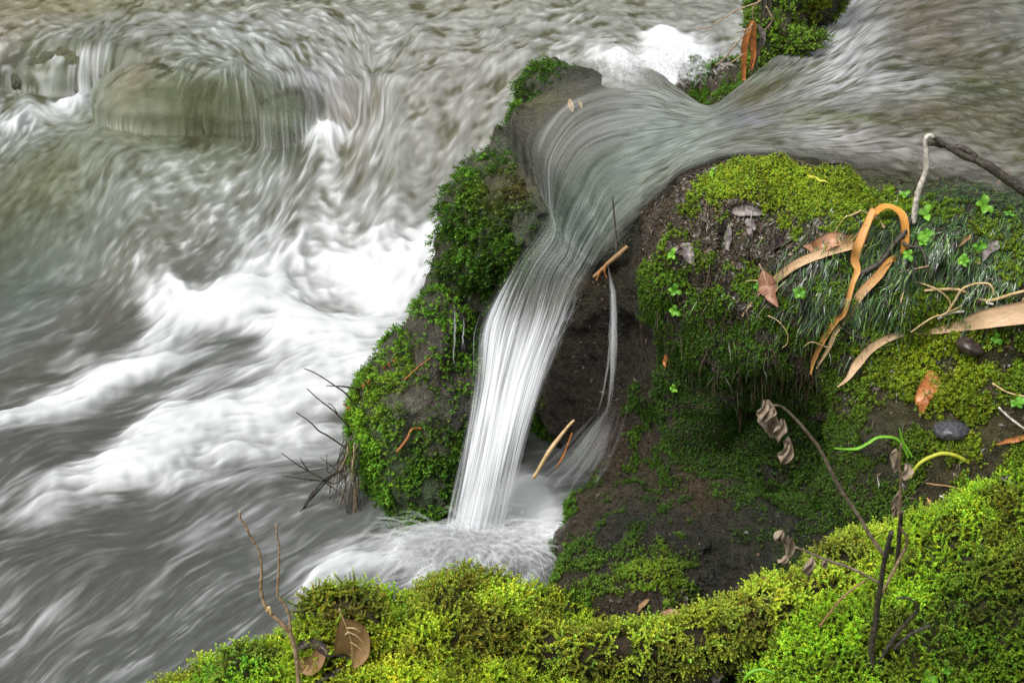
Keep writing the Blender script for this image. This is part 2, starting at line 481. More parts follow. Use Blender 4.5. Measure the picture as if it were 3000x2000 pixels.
# ---- the main river: a fan-shaped grid, finer near the viewer
ZR_LO, ZR_MID, ZR_UP = -1.92, -1.70, -1.55
# crest of the little ledge, upstream on the left, as (x,y) points
_led = [(-3.2, 5.55), (-2.0, 5.42), (-1.55, 5.32), (-1.25, 5.14), (-1.0, 4.90), (-.75, 4.80), (-.55, 4.72), (-.38, 4.72), (-.1, 4.95), (.3, 5.2), (1.0, 5.5), (4.0, 6.0)]
def ledge_y(x): return np.interp(x, [p[0] for p in _led], [p[1] for p in _led])
def river_base(x, y):
    d = y-ledge_y(x)                        # >0 upstream
    step = sstep(-.16, .02, d)              # the drop itself
    soft = sstep(-.7, .25, d)
    k = sstep(-.98, -.62, x)                # left: sharp ledge; centre: a sloping chute
    s = step*(1-k)+soft*k
    lo = ZR_LO+(ZR_MID-ZR_LO)*sstep(3.7, 4.9, y+.25*np.clip(-x-.6, 0, 1))
    z = lo*(1-s)+ZR_UP*s
    z = z+.015*sstep(5.2, 8, y)
    P = np.stack([x*.7, y, np.zeros_like(x)], -1)
    amp = .02+.06*sstep(4.3, 3.9, y)*sstep(2.2, 2.7, y)*sstep(.4, -.1, x)
    z = z+amp*fbm(P, 2.6, 2, 3.0)*1.3+.010*fbm(P, 9, 2, 8.0)
    # water draped over the drowned boulders
    for s_ in (leftA, leftB, leftC):
        for p in s_.add:
            c, r = p[1], np.array(p[2])+.016
            q = 1-((x-c[0])/r[0])**2-((y-c[1])/r[1])**2
            top = c[2]+r[2]*np.sqrt(np.maximum(q, 0))-.6*(q < 0)
            h_ = np.clip(.5+.5*(top-z)/.035, 0, 1); z = z*(1-h_)+top*h_+.035*h_*(1-h_)
    # the plunge basin heaves
    z = z-.05*np.exp(-.5*(((x+.08)/.16)**2+((y-2.62)/.09)**2))
    z = z+.50*np.exp(-.5*(((x-.46)/.15)**2+((y-4.12)/.17)**2))+.03*fbm(P, 14, 2, 4.0)*np.exp(-.5*(((x-.46)/.25)**2+((y-4.12)/.25)**2))
    return z
def on_river(px, py):
    z = -1.75
    for _ in range(12):
        P = WZ(px, py, z); zn = float(river_base(np.array([P[0]]), np.array([P[1]]))[0]); z = .5*z+.5*zn
    return P
ZREF = -1.75
def to_g(P):       # world xy -> grid coordinates (fan over the plane z = ZREF)
    Q = np.array([P[0], P[1], ZREF]); return proj(Q)
def rv(ctrl, kind):
    out = []
    for c in ctrl:
        gx, gy = to_g(on_river(c[0], c[1]))
        if kind == 'f':
            hx, hy = to_g(on_river(c[0]+c[2]*20, c[1]+c[3]*20)); out.append((gx, gy, hx-gx, hy-gy))
        else: out.append((gx, gy)+tuple(c[2:]))
    return out
NX, NY = 1400, 880
gxs = np.linspace(-420, 2500, NX); gys = np.linspace(-60, 2300, NY)
GX, GY = np.meshgrid(gxs, gys)
GX = GX.astype(np.float32); GY = GY.astype(np.float32)
_flow = rv([(200, 30, -1, .05), (800, 60, -1, .12), (1300, 70, -1, .1), (1750, 60, -1, .05), (2100, 120, -1, .05), (500, 120, -1, .12),
    (250, 150, -.3, 1), (130, 170, -.6, .8), (400, 170, -.7, .7), (330, 230, -.8, .8), (420, 210, -.7, .8), (560, 220, -.5, .8), (620, 300, 0, 1), (700, 230, .1, 1), (640, 170, 1, .12),
    (760, 190, .9, .35), (850, 260, .6, .8), (930, 240, .8, .7), (980, 330, .5, 1), (1010, 230, .7, .8), (870, 350, .2, 1),
    (1100, 300, -.15, 1), (1180, 220, -.6, .5), (1350, 180, -1, .45), (1250, 330, -1, .7), (1120, 420, -.6, 1), (1300, 470, -1, .6), (1050, 500, -.7, .8), (1200, 600, -1, .45),
    (900, 450, -.7, .9), (800, 600, -.8, .8), (650, 480, -1, .3), (500, 400, -1, .2), (120, 260, -1, .4), (60, 380, -1, .4), (350, 520, -.45, 1), (480, 600, -.7, .8), (120, 520, -1, .5), (100, 760, -1, .6),
    (300, 850, -1, .7), (600, 740, -1, .5), (900, 700, -1, .35), (200, 1050, -1, .5), (1200, 750, -1, .3), (1000, 850, -1, .15), (700, 950, -1, .3), (500, 900, -.9, .7), (400, 1150, -1, .35), (850, 1150, -1, .35),
    (100, 1300, -1, .25), (600, 1300, -1, .2), (900, 1400, -1, .3), (300, 1500, -1, .3), (700, 1600, -1, .5), (200, 1750, -1, .7), (900, 1650, -1, .6), (500, 1850, -1, .75), (150, 1950, -1, .8), (1200, 1650, -1, .25)], 'f')
VX, VY = flowfield(_flow, GX, GY, 110.0)
# to grid index units
sx = NX/(gxs[-1]-gxs[0]); sy = NY/(gys[-1]-gys[0])
vx = VX*sx; vy = VY*sy; nn = np.hypot(vx, vy); vx /= nn; vy /= nn
# meander the threads a little
_a = np.arctan2(vy, vx)+(.30+.45*sstep(900, 400, GY))*((cnoise(NY, NX, 60, 5)-.5)+.7*(cnoise(NY, NX, 22, 6)-.5))
vx = np.cos(_a); vy = np.sin(_a)
L_fine = norm01(lic(cnoise(NY, NX, 1.5, 1), vx, vy, 30))
L_mid = norm01(lic(cnoise(NY, NX, 3.6, 2), vx, vy, 32, 1.4))
L_big = norm01(lic(cnoise(NY, NX, 12, 3), vx, vy, 26, 2.2))
_sl = np.maximum(sstep(900, 600, GY), .30)
L_fine = L_fine*(1-_sl)+_sl*norm01(lic(cnoise(NY, NX, 1.5, 11), vx, vy, 9))
L_mid = L_mid*(1-_sl)+_sl*norm01(lic(cnoise(NY, NX, 3.2, 12), vx, vy, 13))
_sl = sstep(820, 520, GY)
L_big = L_big*(1-_sl)+_sl*norm01(lic(cnoise(NY, NX, 9, 13), vx, vy, 13, 1.6))
L_huge = norm01(lic(cnoise(NY, NX, 30, 4), vx, vy, 24, 4.0))
L_short = norm01(lic(cnoise(NY, NX, 3.2, 9), vx, vy, 6))
_t = ZREF/(-SP+CP*(1000-GY)/F); RX0 = (GX-1500)/F*_t; RY0 = (CP+SP*(1000-GY)/F)*_t
slow0 = sstep(900, 450, GY)
foam = gsum(rv([
    (1150, 790, 170, 55, -8, .55), (800, 790, 200, 55, -20, .45), (480, 905, 60, 40, -10, .6), (620, 900, 180, 30, 10, .45), (1000, 960, 220, 70, -10, .75), (760, 880, 120, 40, 10, .3),
    (700, 1080, 160, 70, -20, .25), (380, 1080, 260, 45, -28, .75), (150, 1210, 260, 35, -22, .55), (480, 1240, 130, 80, -10, .85), (850, 1180, 240, 60, -15, .55),
    (200, 1400, 320, 60, -10, .55), (700, 1370, 330, 60, -12, .42), (1000, 1080, 120, 60, -30, .6), (1285, 720, 35, 35, -50, .3), (1180, 880, 90, 50, -30, .3), (330, 1220, 90, 40, -20, -.5), (150, 1310, 110, 25, -20, -.4),
    (560, 860, 70, 40, 15, -.25), (640, 985, 110, 35, 10, -.35), (420, 1150, 60, 30, -10, -.45),
    (800, 1520, 260, 30, -15, .22), (950, 1650, 120, 50, -30, .3), (550, 1620, 260, 25, -28, .18), (150, 1800, 200, 30, -32, .25), (420, 1900, 300, 40, -35, .22), (1000, 1700, 160, 40, -25, .3),
    (60, 340, 90, 30, -30, .35), (230, 275, 80, 22, -25, .6), (190, 228, 80, 9, 0, .5), (60, 375, 40, 14, 0, .4),
    (930, 395, 90, 12, 4, .6), (960, 440, 45, 30, 60, .28), (900, 500, 45, 25, 60, .18), (740, 560, 40, 20, 60, .2), (405, 745, 22, 14, -30, .55), (540, 725, 18, 9, -20, .5), (520, 835, 28, 10, 25, .6), 
    
    (1400, 1600, 170, 75, -5, 1.0), (1590, 1570, 100, 60, 0, .7), (1120, 1660, 170, 50, -12, .5), (1790, 165, 110, 30, 20, .5), (2020, 210, 110, 50, 30, .95), (1950, 170, 60, 25, 10, .5)], 'g'), GX, GY, 0.0)
churn = np.clip(foam, 0, 1)
thr = L_huge*.35+L_big*.35+L_mid*.25+L_fine*.15
fo = sstep(.17, 1.12, foam*1.15+(thr-.55)*1.5*(.25+churn))*(.80+.20*L_mid)
thread = sstep(.55, .95, L_mid*.45+L_fine*.55)*.30+sstep(.5, .95, L_big*.6+L_mid*.4)*.28
calm = np.clip(gsum(rv([(120, 560, 150, 60, -30, .8), (50, 740, 150, 120, -30, 1.0), (330, 620, 160, 130, -30, .4), (150, 20, 260, 60, -5, .8), (150, 1330, 260, 60, -15, .45), (200, 1560, 320, 90, -10, .35), (560, 315, 220, 42, 0, 1.1), (860, 345, 60, 30, 0, .7), (220, 165, 150, 22, 0, .8), (1100, 40, 900, 60, 0, .3), (2000, 100, 260, 80, 0, .4)], 'g'), GX, GY), 0, 1)
thread = thread+.42*slow0*sstep(.5, .92, L_short*.4+L_mid*.3+L_fine*.3)
thread = thread*(1-.85*calm)*(.30+.45*sstep(.3, .7, cnoise(NY, NX, 90, 55)))
wm_ = np.exp(-.5*(((RX0-.46)/.19)**2+((RY0-4.10)/.22)**2)); fo = np.maximum(fo, np.clip(wm_*1.7-.15, 0, 1)*(.6+.4*L_mid))
fo = np.clip(fo+thread*(1-fo), 0, 1)
body = gcol(rv([
    (150, 20, 250, 50, -5, .95, (.16, .12, .045)), (20, 110, 120, 50, 0, .6, (.27, .18, .11)),
    (1200, 60, 900, 100, 0, .65, (.23, .23, .205)), (2000, 100, 300, 110, 0, .8, (.19, .185, .16)),
    (1250, 420, 330, 230, -30, .9, (.235, .215, .185)), (1150, 620, 250, 120, -25, .7, (.185, .175, .155)),
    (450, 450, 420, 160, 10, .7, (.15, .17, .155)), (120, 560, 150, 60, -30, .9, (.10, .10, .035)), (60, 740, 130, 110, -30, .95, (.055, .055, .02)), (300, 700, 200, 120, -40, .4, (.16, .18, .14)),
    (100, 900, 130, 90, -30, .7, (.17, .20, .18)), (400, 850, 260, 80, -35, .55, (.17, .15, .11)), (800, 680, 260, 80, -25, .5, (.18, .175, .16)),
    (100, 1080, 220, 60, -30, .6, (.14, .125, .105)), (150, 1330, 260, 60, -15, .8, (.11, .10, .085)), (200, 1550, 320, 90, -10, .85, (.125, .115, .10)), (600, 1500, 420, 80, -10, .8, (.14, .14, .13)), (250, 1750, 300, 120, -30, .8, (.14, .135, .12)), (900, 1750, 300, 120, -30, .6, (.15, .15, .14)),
    (1030, 320, 26, 45, -10, .85, (.10, .08, .04)), (1100, 295, 14, 30, 10, .85, (.12, .10, .06)), (1040, 450, 14, 40, 15, .6, (.12, .1, .07)), (860, 630, 50, 16, -55, .6, (.1, .085, .06)),
    (560, 300, 200, 55, 5, .85, (.16, .17, .09)), (400, 200, 70, 45, -50, .45, (.17, .11, .05)), (600, 320, 120, 25, 0, .7, (.07, .08, .02)), (850, 330, 70, 40, 10, .8, (.16, .17, .12)), (960, 250, 90, 40, 30, .5, (.28, .27, .30)), (1000, 320, 60, 40, 50, .3, (.22, .17, .13)),
    (220, 165, 170, 28, 0, .8, (.14, .155, .10)), (90, 150, 30, 20, -60, .8, (.08, .09, .03)), (20, 185, 60, 16, 0, .9, (.04, .035, .02)),
    (750, 20, 900, 20, 0, .3, (.2, .18, .1))], 'g'), GX, GY, (.165, .168, .152))
# dark olive lines in the dips: tree reflections and bed tone put into colour
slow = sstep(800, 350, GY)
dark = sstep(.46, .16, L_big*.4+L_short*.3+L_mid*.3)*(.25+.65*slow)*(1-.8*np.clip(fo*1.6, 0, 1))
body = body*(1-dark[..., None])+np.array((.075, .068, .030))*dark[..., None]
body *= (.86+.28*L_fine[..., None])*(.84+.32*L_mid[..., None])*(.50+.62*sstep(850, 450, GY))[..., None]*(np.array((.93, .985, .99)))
GZ0 = np.full_like(GX, ZREF)
aX, aB, aC = (GX-1500)/F, CP+SP*(1000-GY)/F, -SP+CP*(1000-GY)/F
T = ZREF/aC; RX = aX*T; RY = aB*T
RZ = river_base(RX, RY)
RZ = RZ+(.004+.003*slow)*(L_big-.5)+(.0020*(L_mid-.5)+.0032*(L_short-.5)*(.12+1.0*slow)+.0006*(L_fine-.5))*(.7+.4*slow)+.03*(L_huge-.5)*np.clip(churn, 0, .8)
RZ = RZ+.05*blur(np.clip(fo-.4, 0, 1), 6)*(1-.8*np.exp(-.5*(((RX+.05)/.25)**2+((RY-2.62)/.14)**2)))
_P = np.stack([RX, RY*.55, 0*RX], -1); rip = fbm(_P, 26, 3, 61)*.6+.4*(np.abs(fbm(_P, 14, 2, 62))*-2+.4)
RZ = RZ+rip*(.0065*sstep(4.6, 5.6, RY)+.0050*np.exp(-.5*(((RX+1.35)/.45)**2+((RY-4.3)/.35)**2)))*(1-np.clip(fo*1.5, 0, 1))
_s = np.stack([blur(RZ, 3)])[0]; _f = np.clip(fo, 0, 1)*.75*sstep(600, 800, GY); RZ = RZ*(1-_f)+_s*_f
V = np.stack([RX, RY, RZ], -1).reshape(-1, 3)
rgh = .30-.19*np.clip(sstep(5.2, 5.6, RY)+np.exp(-.5*(((RX+1.35)/.5)**2+((RY-4.3)/.4)**2)), 0, 1)
FF = grid_faces(NY, NX)
cover = np.ones_like(GX)
for (px, py, rx, ry, dep) in ((630, 315, 190, 50, .65), (220, 175, 170, 30, .5), (860, 345, 75, 45, .55)):
    g = to_g(on_river(px, py)); cover -= dep*np.exp(-.5*((GX-g[0])**2/rx**2+(GY-g[1])**2/ry**2))*(1-.8*fo)
for (px, py, rx, ry) in ((600, 310, 260, 50), (220, 170, 180, 35), (860, 345, 80, 40)):
    g = to_g(on_river(px, py)); rgh = np.maximum(rgh, .5*np.exp(-.5*((GX-g[0])**2/rx**2+(GY-g[1])**2/ry**2)))
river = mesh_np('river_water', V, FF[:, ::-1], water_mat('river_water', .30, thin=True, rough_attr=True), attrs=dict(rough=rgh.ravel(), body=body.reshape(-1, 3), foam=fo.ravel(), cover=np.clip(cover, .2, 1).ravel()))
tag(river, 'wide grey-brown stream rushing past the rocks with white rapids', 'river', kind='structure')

# flow lines of the brook run along the sheet; some wander in the pool
SX, SY = np.meshgrid(np.arange(Cc, dtype=np.float32), np.arange(NS, dtype=np.float32))
wan = (cnoise(NS, Cc, 40, 21)-.5)*.9*(1-sstep(13, 15, s01))[:, None]+(cnoise(NS, Cc, 90, 22)-.5)*.5*(1-sstep(13, 15, s01))[:, None]
wan = wan+(cnoise(NS, Cc, 55, 23)-.5)*.30*sstep(12, 15, s01)[:, None]
bvx = np.sin(wan); bvy = np.cos(wan)
S_f = norm01(lic(cnoise(NS, Cc, 1.5, 31), bvx, bvy, 30))
S_m = norm01(lic(cnoise(NS, Cc, 4, 32), bvx, bvy, 34, 1.4))
S_b = norm01(lic(cnoise(NS, Cc, 11, 33), bvx, bvy, 34, 2.2))
S_s = norm01(lic(cnoise(NS, Cc, 4.0, 34), bvx, bvy, 5))
S_2 = norm01(lic(cnoise(NS, Cc, 2.3, 35), bvx, bvy, 36, 1.2))
PXs, PYs = proj(sheet)
u = s01[:, None]+0*SX; c2 = np.broadcast_to(cc[None], u.shape)
fall = sstep(15.2, 16.6, u+.5*(S_b-.5)+.5*(S_m-.5)+.35*np.cos(c2*2.2))
_pl = (1-sstep(8.5, 10.5, u)).astype(np.float32)
S_m = S_m*(1-_pl)+_pl*norm01(lic(cnoise(NS, Cc, 3, 41), bvx, bvy, 11)); S_f = S_f*(1-_pl)+_pl*norm01(lic(cnoise(NS, Cc, 1.5, 42), bvx, bvy, 8)); S_b = S_b*(1-.6*_pl)+.6*_pl*norm01(lic(cnoise(NS, Cc, 8, 43), bvx, bvy, 12, 1.5))
turb = sstep(11, 14, u)
edge = np.minimum(sstep(-.02, .45, c2+.35*(S_m*.5+S_b*.5-.5)*fall), 1-sstep(1.62, 2.02, c2+.3*(S_m*.5+S_b*.5-.5)*fall))
pool = 1-sstep(8.5, 10.5, u)
foamSkyS = .27*(1-pool)*sstep(.3, .95, S_b*.4+S_m*.35+S_f*.25)+.08*pool*sstep(.55, .95, S_m*.6+S_f*.4)
foamSkyS = foamSkyS+.55*pool*gsum([(2440, 110, 90, 110, 20, 1), (2600, 240, 120, 30, 5, .7), (2480, 400, 120, 25, 10, .6)], PXs, PYs)*sstep(.25, .8, S_m*.6+S_f*.4)  # white sky reflection on the pool, painted in as foam streaks
foamSkyS = foamSkyS+.25*turb*sstep(.5, 1, S_m*.5+S_f*.5)
foamSkyS = foamSkyS*(1-fall)+fall*(.58+.42*sstep(.2, .85, S_2*.4+S_f*.35+S_b*.25))
near = sstep(18.3, 19.6, u); foamSkyS = np.maximum(foamSkyS, near*.95)
coverS = np.where(u < 8, .93, 1.0)*1.0
film = .22+.26*(S_b*.3+S_m*.4+S_f*.3)+.10*cnoise(NS, Cc, 50, 91)
coverS = pool*.86+(1-pool)*film
coverS = coverS*(1-fall)+fall*(.30+.74*sstep(.15, .75, S_2*.35+S_b*.3+S_f*.35+.5*(cnoise(NS, Cc, 60, 92)-.5)))
leftfilm = sstep(.42, .0, c2)*(1-pool)*(1-sstep(14.5, 15.5, u)); coverS = coverS*(1-.85*leftfilm)
coverS = coverS*np.where(u > 13.5, edge, 1)
frim = 1-sstep(1.72, 1.98, c2+.10*(S_m-.5)); coverS = coverS*(frim*(u < 13.5)+(u >= 13.5))
lrim = sstep(-.05, .35, c2+.25*(S_b-.5)); kk = sstep(8.3, 9.6, u)*(u < 13.5); coverS = coverS*(1-kk+kk*lrim)
coverS = np.clip(coverS, 0, 1)
bodyS = gcol([(2700, 80, 130, 120, 0, .85, (.11, .08, .05)), (2750, 210, 120, 40, 0, .7, (.09, .075, .03)), (2800, 260, 150, 30, 0, .8, (.055, .07, .015)), (2720, 330, 120, 30, 0, .6, (.09, .06, .03)), (2900, 350, 200, 60, 10, .5, (.10, .09, .04)),  # pool patches: mirrored sky and trees put into body colour, with brown bed
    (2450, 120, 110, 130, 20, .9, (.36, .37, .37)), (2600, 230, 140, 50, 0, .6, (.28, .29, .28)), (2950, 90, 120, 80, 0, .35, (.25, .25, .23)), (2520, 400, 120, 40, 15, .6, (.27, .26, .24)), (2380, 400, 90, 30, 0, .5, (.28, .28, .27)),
    (2500, 345, 120, 14, 5, .85, (.07, .085, .015)), (2290, 365, 90, 14, -12, .8, (.08, .09, .02)), (2230, 270, 120, 16, -28, .9, (.075, .07, .022)), (2200, 205, 60, 22, -35, .8, (.15, .19, .11)), (2360, 190, 60, 12, 0, .7, (.09, .09, .05)), (2350, 100, 60, 30, 0, .5, (.2, .18, .16)),
    (2190, 350, 80, 22, 5, .7, (.17, .18, .21)), (1800, 195, 170, 14, 0, .9, (.10, .10, .025)), (1600, 240, 90, 14, -25, .9, (.08, .055, .03)), (2020, 275, 60, 10, 30, .9, (.08, .08, .03)),
    (1760, 350, 170, 70, 10, .7, (.22, .21, .20)), (1950, 380, 130, 80, 10, .75, (.30, .35, .32)), (1800, 500, 200, 60, -30, .7, (.15, .19, .16)), (1700, 650, 130, 80, -50, .8, (.14, .20, .17)), (2750, 480, 220, 50, 15, .5, (.30, .27, .25))], PXs, PYs, (.15, .152, .125))
dk = sstep(.55, .2, S_b*.4+S_s*.3+S_m*.4)*(.8*pool+.3*(1-pool))*(1-fall)
olive = np.array((.06, .06, .022))*pool[..., None]+np.array((.05, .065, .05))*(1-pool[..., None])  # pool streaks: reflected trees and bed painted into the body as olive
bodyS = bodyS*(1-dk[..., None])+olive*dk[..., None]
bodyS = bodyS*(.8+.45*S_f[..., None])*(1-pool*(.50-.75*np.clip(cnoise(NS, Cc, 9, 93)*.5+cnoise(NS, Cc, 22, 94)*.5, 0, 1)))[..., None]
bodyS = bodyS*(1-fall[..., None])+np.array((.52, .54, .56))*fall[..., None]
# relief of the threads along the surface normal
du = np.gradient(sheet, axis=0); dv = np.gradient(sheet, axis=1)
nrm = np.cross(du, dv); nrm /= np.linalg.norm(nrm, axis=-1, keepdims=True)+1e-9
nrm *= np.sign((nrm*(-sheet)).sum(-1, keepdims=True))
rel = pool*(.0030*(S_b-.5)+.0022*(S_m-.5)+.0022*(S_s-.5))+(1-pool)*(1-fall)*(.006*(S_b-.5)+.0016*(S_m-.5))+fall*(.002*(S_b-.5)+.0012*(S_2-.5))
# ridges fanning out from the lip
wav = .0030*np.sin((PYs+.22*(PXs-2500))*.16+S_b*3.0)*np.exp(-.5*((PXs-2620)/260)**2)*pool
SV = sheet+nrm*(rel+wav)[..., None]
keep = (u < 5.2)
wm2 = water_mat('brook_water', .06, thin=True, ior=1.48, rough_attr=True)
cut = int(np.searchsorted(s01, 14.8))
def part_sheet(name, i0, i1, mat):
    Vp = SV[i0:i1].reshape(-1, 3)
    return mesh_np(name, Vp, grid_faces(i1-i0, Cc), mat, attrs=dict(body=bodyS[i0:i1].reshape(-1, 3), foam=np.clip(foamSkyS[i0:i1], 0, 1).ravel(), cover=coverS[i0:i1].ravel(), rough=(.06+.26*(1-pool[i0:i1])).ravel()))
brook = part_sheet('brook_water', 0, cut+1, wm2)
tag(brook, 'clear side stream sliding left over its pool edge and down the boulder', 'stream', kind='structure')
wm3 = water_mat('fall_water', .35, foam_col=(.62, .64, .66), thin=True)
falls = part_sheet('waterfall', cut, NS, wm3)
tag(falls, 'narrow white waterfall of silky threads dropping between mossy rocks', 'waterfall', kind='structure')
# a second, looser veil inside the fall gives it depth
i0 = int(np.searchsorted(s01, 14.9)); veil = sheet[i0:].copy()
veil += nrm[i0:]*(-.03+.03*(blur(cnoise(NS-i0, Cc, 9, 77), 2)[..., None]-.5))
VN = norm01(lic(cnoise(NS-i0, Cc, 3, 78), bvx[i0:]*0, bvy[i0:]*0+1, 40, 1.6)); ce = c2[i0:]
vc = sstep(.25, .8, VN)*.8*sstep(.0, .25, ce)*(1-sstep(1.75, 2.0, ce))*sstep(0, 60, np.arange(NS-i0))[:, None]
inner = mesh_np('fall_veil', veil.reshape(-1, 3), grid_faces(NS-i0, Cc), wm3, attrs=dict(body=np.full((veil.shape[0]*Cc, 3), .42), foam=(.35+.5*VN).ravel(), cover=vc.ravel()))
inner.parent = falls
tag(inner, kind='structure')
# ------------------------------------------------------------------ ground and moss
def ground_mat(name, c1, c2, rough=.45, bump=.5, scale=60, wet=.5):
    m = bpy.data.materials.new(name); m.use_nodes = True; nt = m.node_tree; n = nt.nodes; L = nt.links; b = n['Principled BSDF']
    tc = n.new('ShaderNodeTexCoord')
    geo = n.new('ShaderNodeNewGeometry')
    no = n.new('ShaderNodeTexNoise'); no.inputs['Scale'].default_value = scale; no.inputs['Detail'].default_value = 8; no.inputs['Roughness'].default_value = .7
    L.new(geo.outputs['Position'], no.inputs['Vector'])
    cr = n.new('ShaderNodeValToRGB'); cr.color_ramp.elements[0].position = .35; cr.color_ramp.elements[1].position = .68
    cr.color_ramp.elements[0].color = (*c1, 1); cr.color_ramp.elements[1].color = (*c2, 1)
    L.new(no.outputs['Fac'], cr.inputs[0])
    at = n.new('ShaderNodeAttribute'); at.attribute_name = 'col'
    mx = n.new('ShaderNodeMixRGB'); mx.blend_type = 'MULTIPLY'; mx.inputs[0].default_value = 1; L.new(cr.outputs[0], mx.inputs[1]); L.new(at.outputs['Color'], mx.inputs[2])
    L.new(mx.outputs[0], b.inputs['Base Color'])
    r2 = n.new('ShaderNodeMapRange'); L.new(no.outputs['Fac'], r2.inputs[0]); r2.inputs[1].default_value = .35; r2.inputs[2].default_value = .65
    r2.inputs[3].default_value = rough-.25*wet; r2.inputs[4].default_value = rough+.2; L.new(r2.outputs[0], b.inputs['Roughness'])
    n2 = n.new('ShaderNodeTexNoise'); n2.inputs['Scale'].default_value = scale*3.2; n2.inputs['Detail'].default_value = 6; L.new(geo.outputs['Position'], n2.inputs['Vector'])
    ad = n.new('ShaderNodeMath'); ad.operation = 'ADD'; L.new(no.outputs['Fac'], ad.inputs[0]); L.new(n2.outputs['Fac'], ad.inputs[1])
    bp = n.new('ShaderNodeBump'); bp.inputs['Strength'].default_value = bump; bp.inputs['Distance'].default_value = .012; L.new(ad.outputs[0], bp.inputs['Height']); L.new(bp.outputs[0], b.inputs['Normal'])
    return m
def leaf_mat(name, trans=.3, rough=.45, spec=.4):
    m = bpy.data.materials.new(name); m.use_nodes = True; nt = m.node_tree; n = nt.nodes; L = nt.links; b = n['Principled BSDF']
    at = n.new('ShaderNodeAttribute'); at.attribute_name = 'col'; L.new(at.outputs['Color'], b.inputs['Base Color'])
    b.inputs['Roughness'].default_value = rough; b.inputs['Specular IOR Level'].default_value = spec
    tr = n.new('ShaderNodeBsdfTranslucent'); L.new(at.outputs['Color'], tr.inputs['Color'])
    mx = n.new('ShaderNodeMixShader'); mx.inputs[0].default_value = trans
    L.new(b.outputs[0], mx.inputs[1]); L.new(tr.outputs[0], mx.inputs[2]); L.new(mx.outputs[0], n['Material Output'].inputs['Surface'])
    return m
M_MOSS = leaf_mat('moss_leaves', .35, .5, .35)
_tc = {}
def pt3(px, py):
    k = (px, py)
    if k not in _tc:
        P, _ = trace(px, py); _tc[k] = P
    return _tc[k]
def paint(P, ctrl, base):
    """3-D brush marks: (px, py, radius in photo px, strength, value)"""
    base = np.array(base, float); out = np.broadcast_to(base, P.shape[:1]+base.shape).copy()
    for (px, py, r, a, v) in ctrl:
        c = pt3(px, py)
        if c is None: continue
        rm = r*np.linalg.norm(c)/F
        g = np.clip(a*np.exp(-.5*((P-c)**2).sum(1)/rm**2), 0, 1)
        if base.ndim: g = g[:, None]
        out = out*(1-g)+np.array(v)*g
    return out
def sample(V, Fq, n, dens=None, facing=-.25):
    A, B, C, D = (V[Fq[:, i]] for i in range(4))
    nr = np.cross(C-A, D-B); ar = np.linalg.norm(nr, axis=1)/2; nr /= (2*ar[:, None]+1e-12)
    ctr = (A+B+C+D)/4
    view = -ctr/np.linalg.norm(ctr, axis=1, keepdims=True)
    px, py = proj(ctr)
    w_ = ar*((nr*view).sum(1) > facing)*((px > -150) & (px < 3150) & (py > -150) & (py < 2200))
    if dens is not None: w_ = w_*dens(ctr, nr)
    tot = w_.sum()
    n = int(n*tot) if n is not None else 0
    cs = np.cumsum(w_); idx = np.searchsorted(cs, RNG.random(n)*cs[-1]); idx = np.minimum(idx, len(w_)-1)
    a, b = RNG.random((n, 1)), RNG.random((n, 1))
    P = (A[idx]*(1-a)+B[idx]*a)*(1-b)+(D[idx]*(1-a)+C[idx]*a)*b
    return P, nr[idx]
def nrmz(v): return v/np.maximum(np.linalg.norm(v, axis=-1, keepdims=True), 1e-9)
def frames(ax):
    r = nrmz(np.cross(ax, RNG.normal(size=ax.shape))); return r, np.cross(ax, r), ax
def tmpl_feather(n, ll, lw, spread=.9, bend=.35, seed=0, stem=.02):
    """a moss shoot of unit length along +z: small pointed leaves spiralling up a curved stem"""
    r = random.Random(seed); V = []; Q = []; T = []
    def axis(t): return Vector((bend*t*t, 0, t*(1-.15*bend*t)))
    for i in range(n):
        t = .12+.88*(i+.5)/n; a = i*2.4+r.uniform(-.4, .4)
        base = axis(t); l = ll*(1.05-.45*t)*r.uniform(.8, 1.2); w_ = lw*r.uniform(.8, 1.2)
        out = Vector((math.cos(a), math.sin(a), spread*r.uniform(.5, 1.3))).normalized()
        side = out.cross(Vector((0, 0, 1))).normalized()
        up = side.cross(out)
        k = len(V)
        V += [base, base+out*l*.5+side*w_+up*l*.12, base+out*l-Vector((0, 0, l*.12)), base+out*l*.5-side*w_+up*l*.12]
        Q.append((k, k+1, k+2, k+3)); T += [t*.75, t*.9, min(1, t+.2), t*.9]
    k = len(V); s_ = stem
    V += [Vector((-s_, 0, 0)), Vector((s_, 0, 0)), axis(.55)+Vector((s_, 0, 0)), axis(.55)-Vector((s_, 0, 0))]; Q.append((k, k+1, k+2, k+3)); T += [0, 0, .3, .3]
    return np.array([tuple(v) for v in V]), np.array(Q), np.array(T)
def tmpl_blade(seg=4, wd=.05, bend=.6, seed=0):
    V = []; Q = []; T = []
    for i in range(seg+1):
        t = i/seg; x = bend*t*t; z = t*(1-.3*bend*t); w_ = wd*(1-t**2*.9)
        V += [(x, -w_, z), (x, w_, z)]; T += [t, t]
        if i: Q.append((2*i-2, 2*i-1, 2*i+1, 2*i))
    return np.array(V), np.array(Q), np.array(T)
FEATH = [tmpl_feather(20, .25, .058, 1.9, .35+.3*(k % 3), k) for k in range(5)]
TUFT = [tmpl_feather(8, .5, .11, 1.1, .2, 20+k) for k in range(4)]
SHAG = [tmpl_feather(12, .22, .04, .5, .7+.3*(k % 2), 40+k, .012) for k in range(4)]
BLADE = [tmpl_blade(5, .045, .5+.3*k) for k in range(3)]
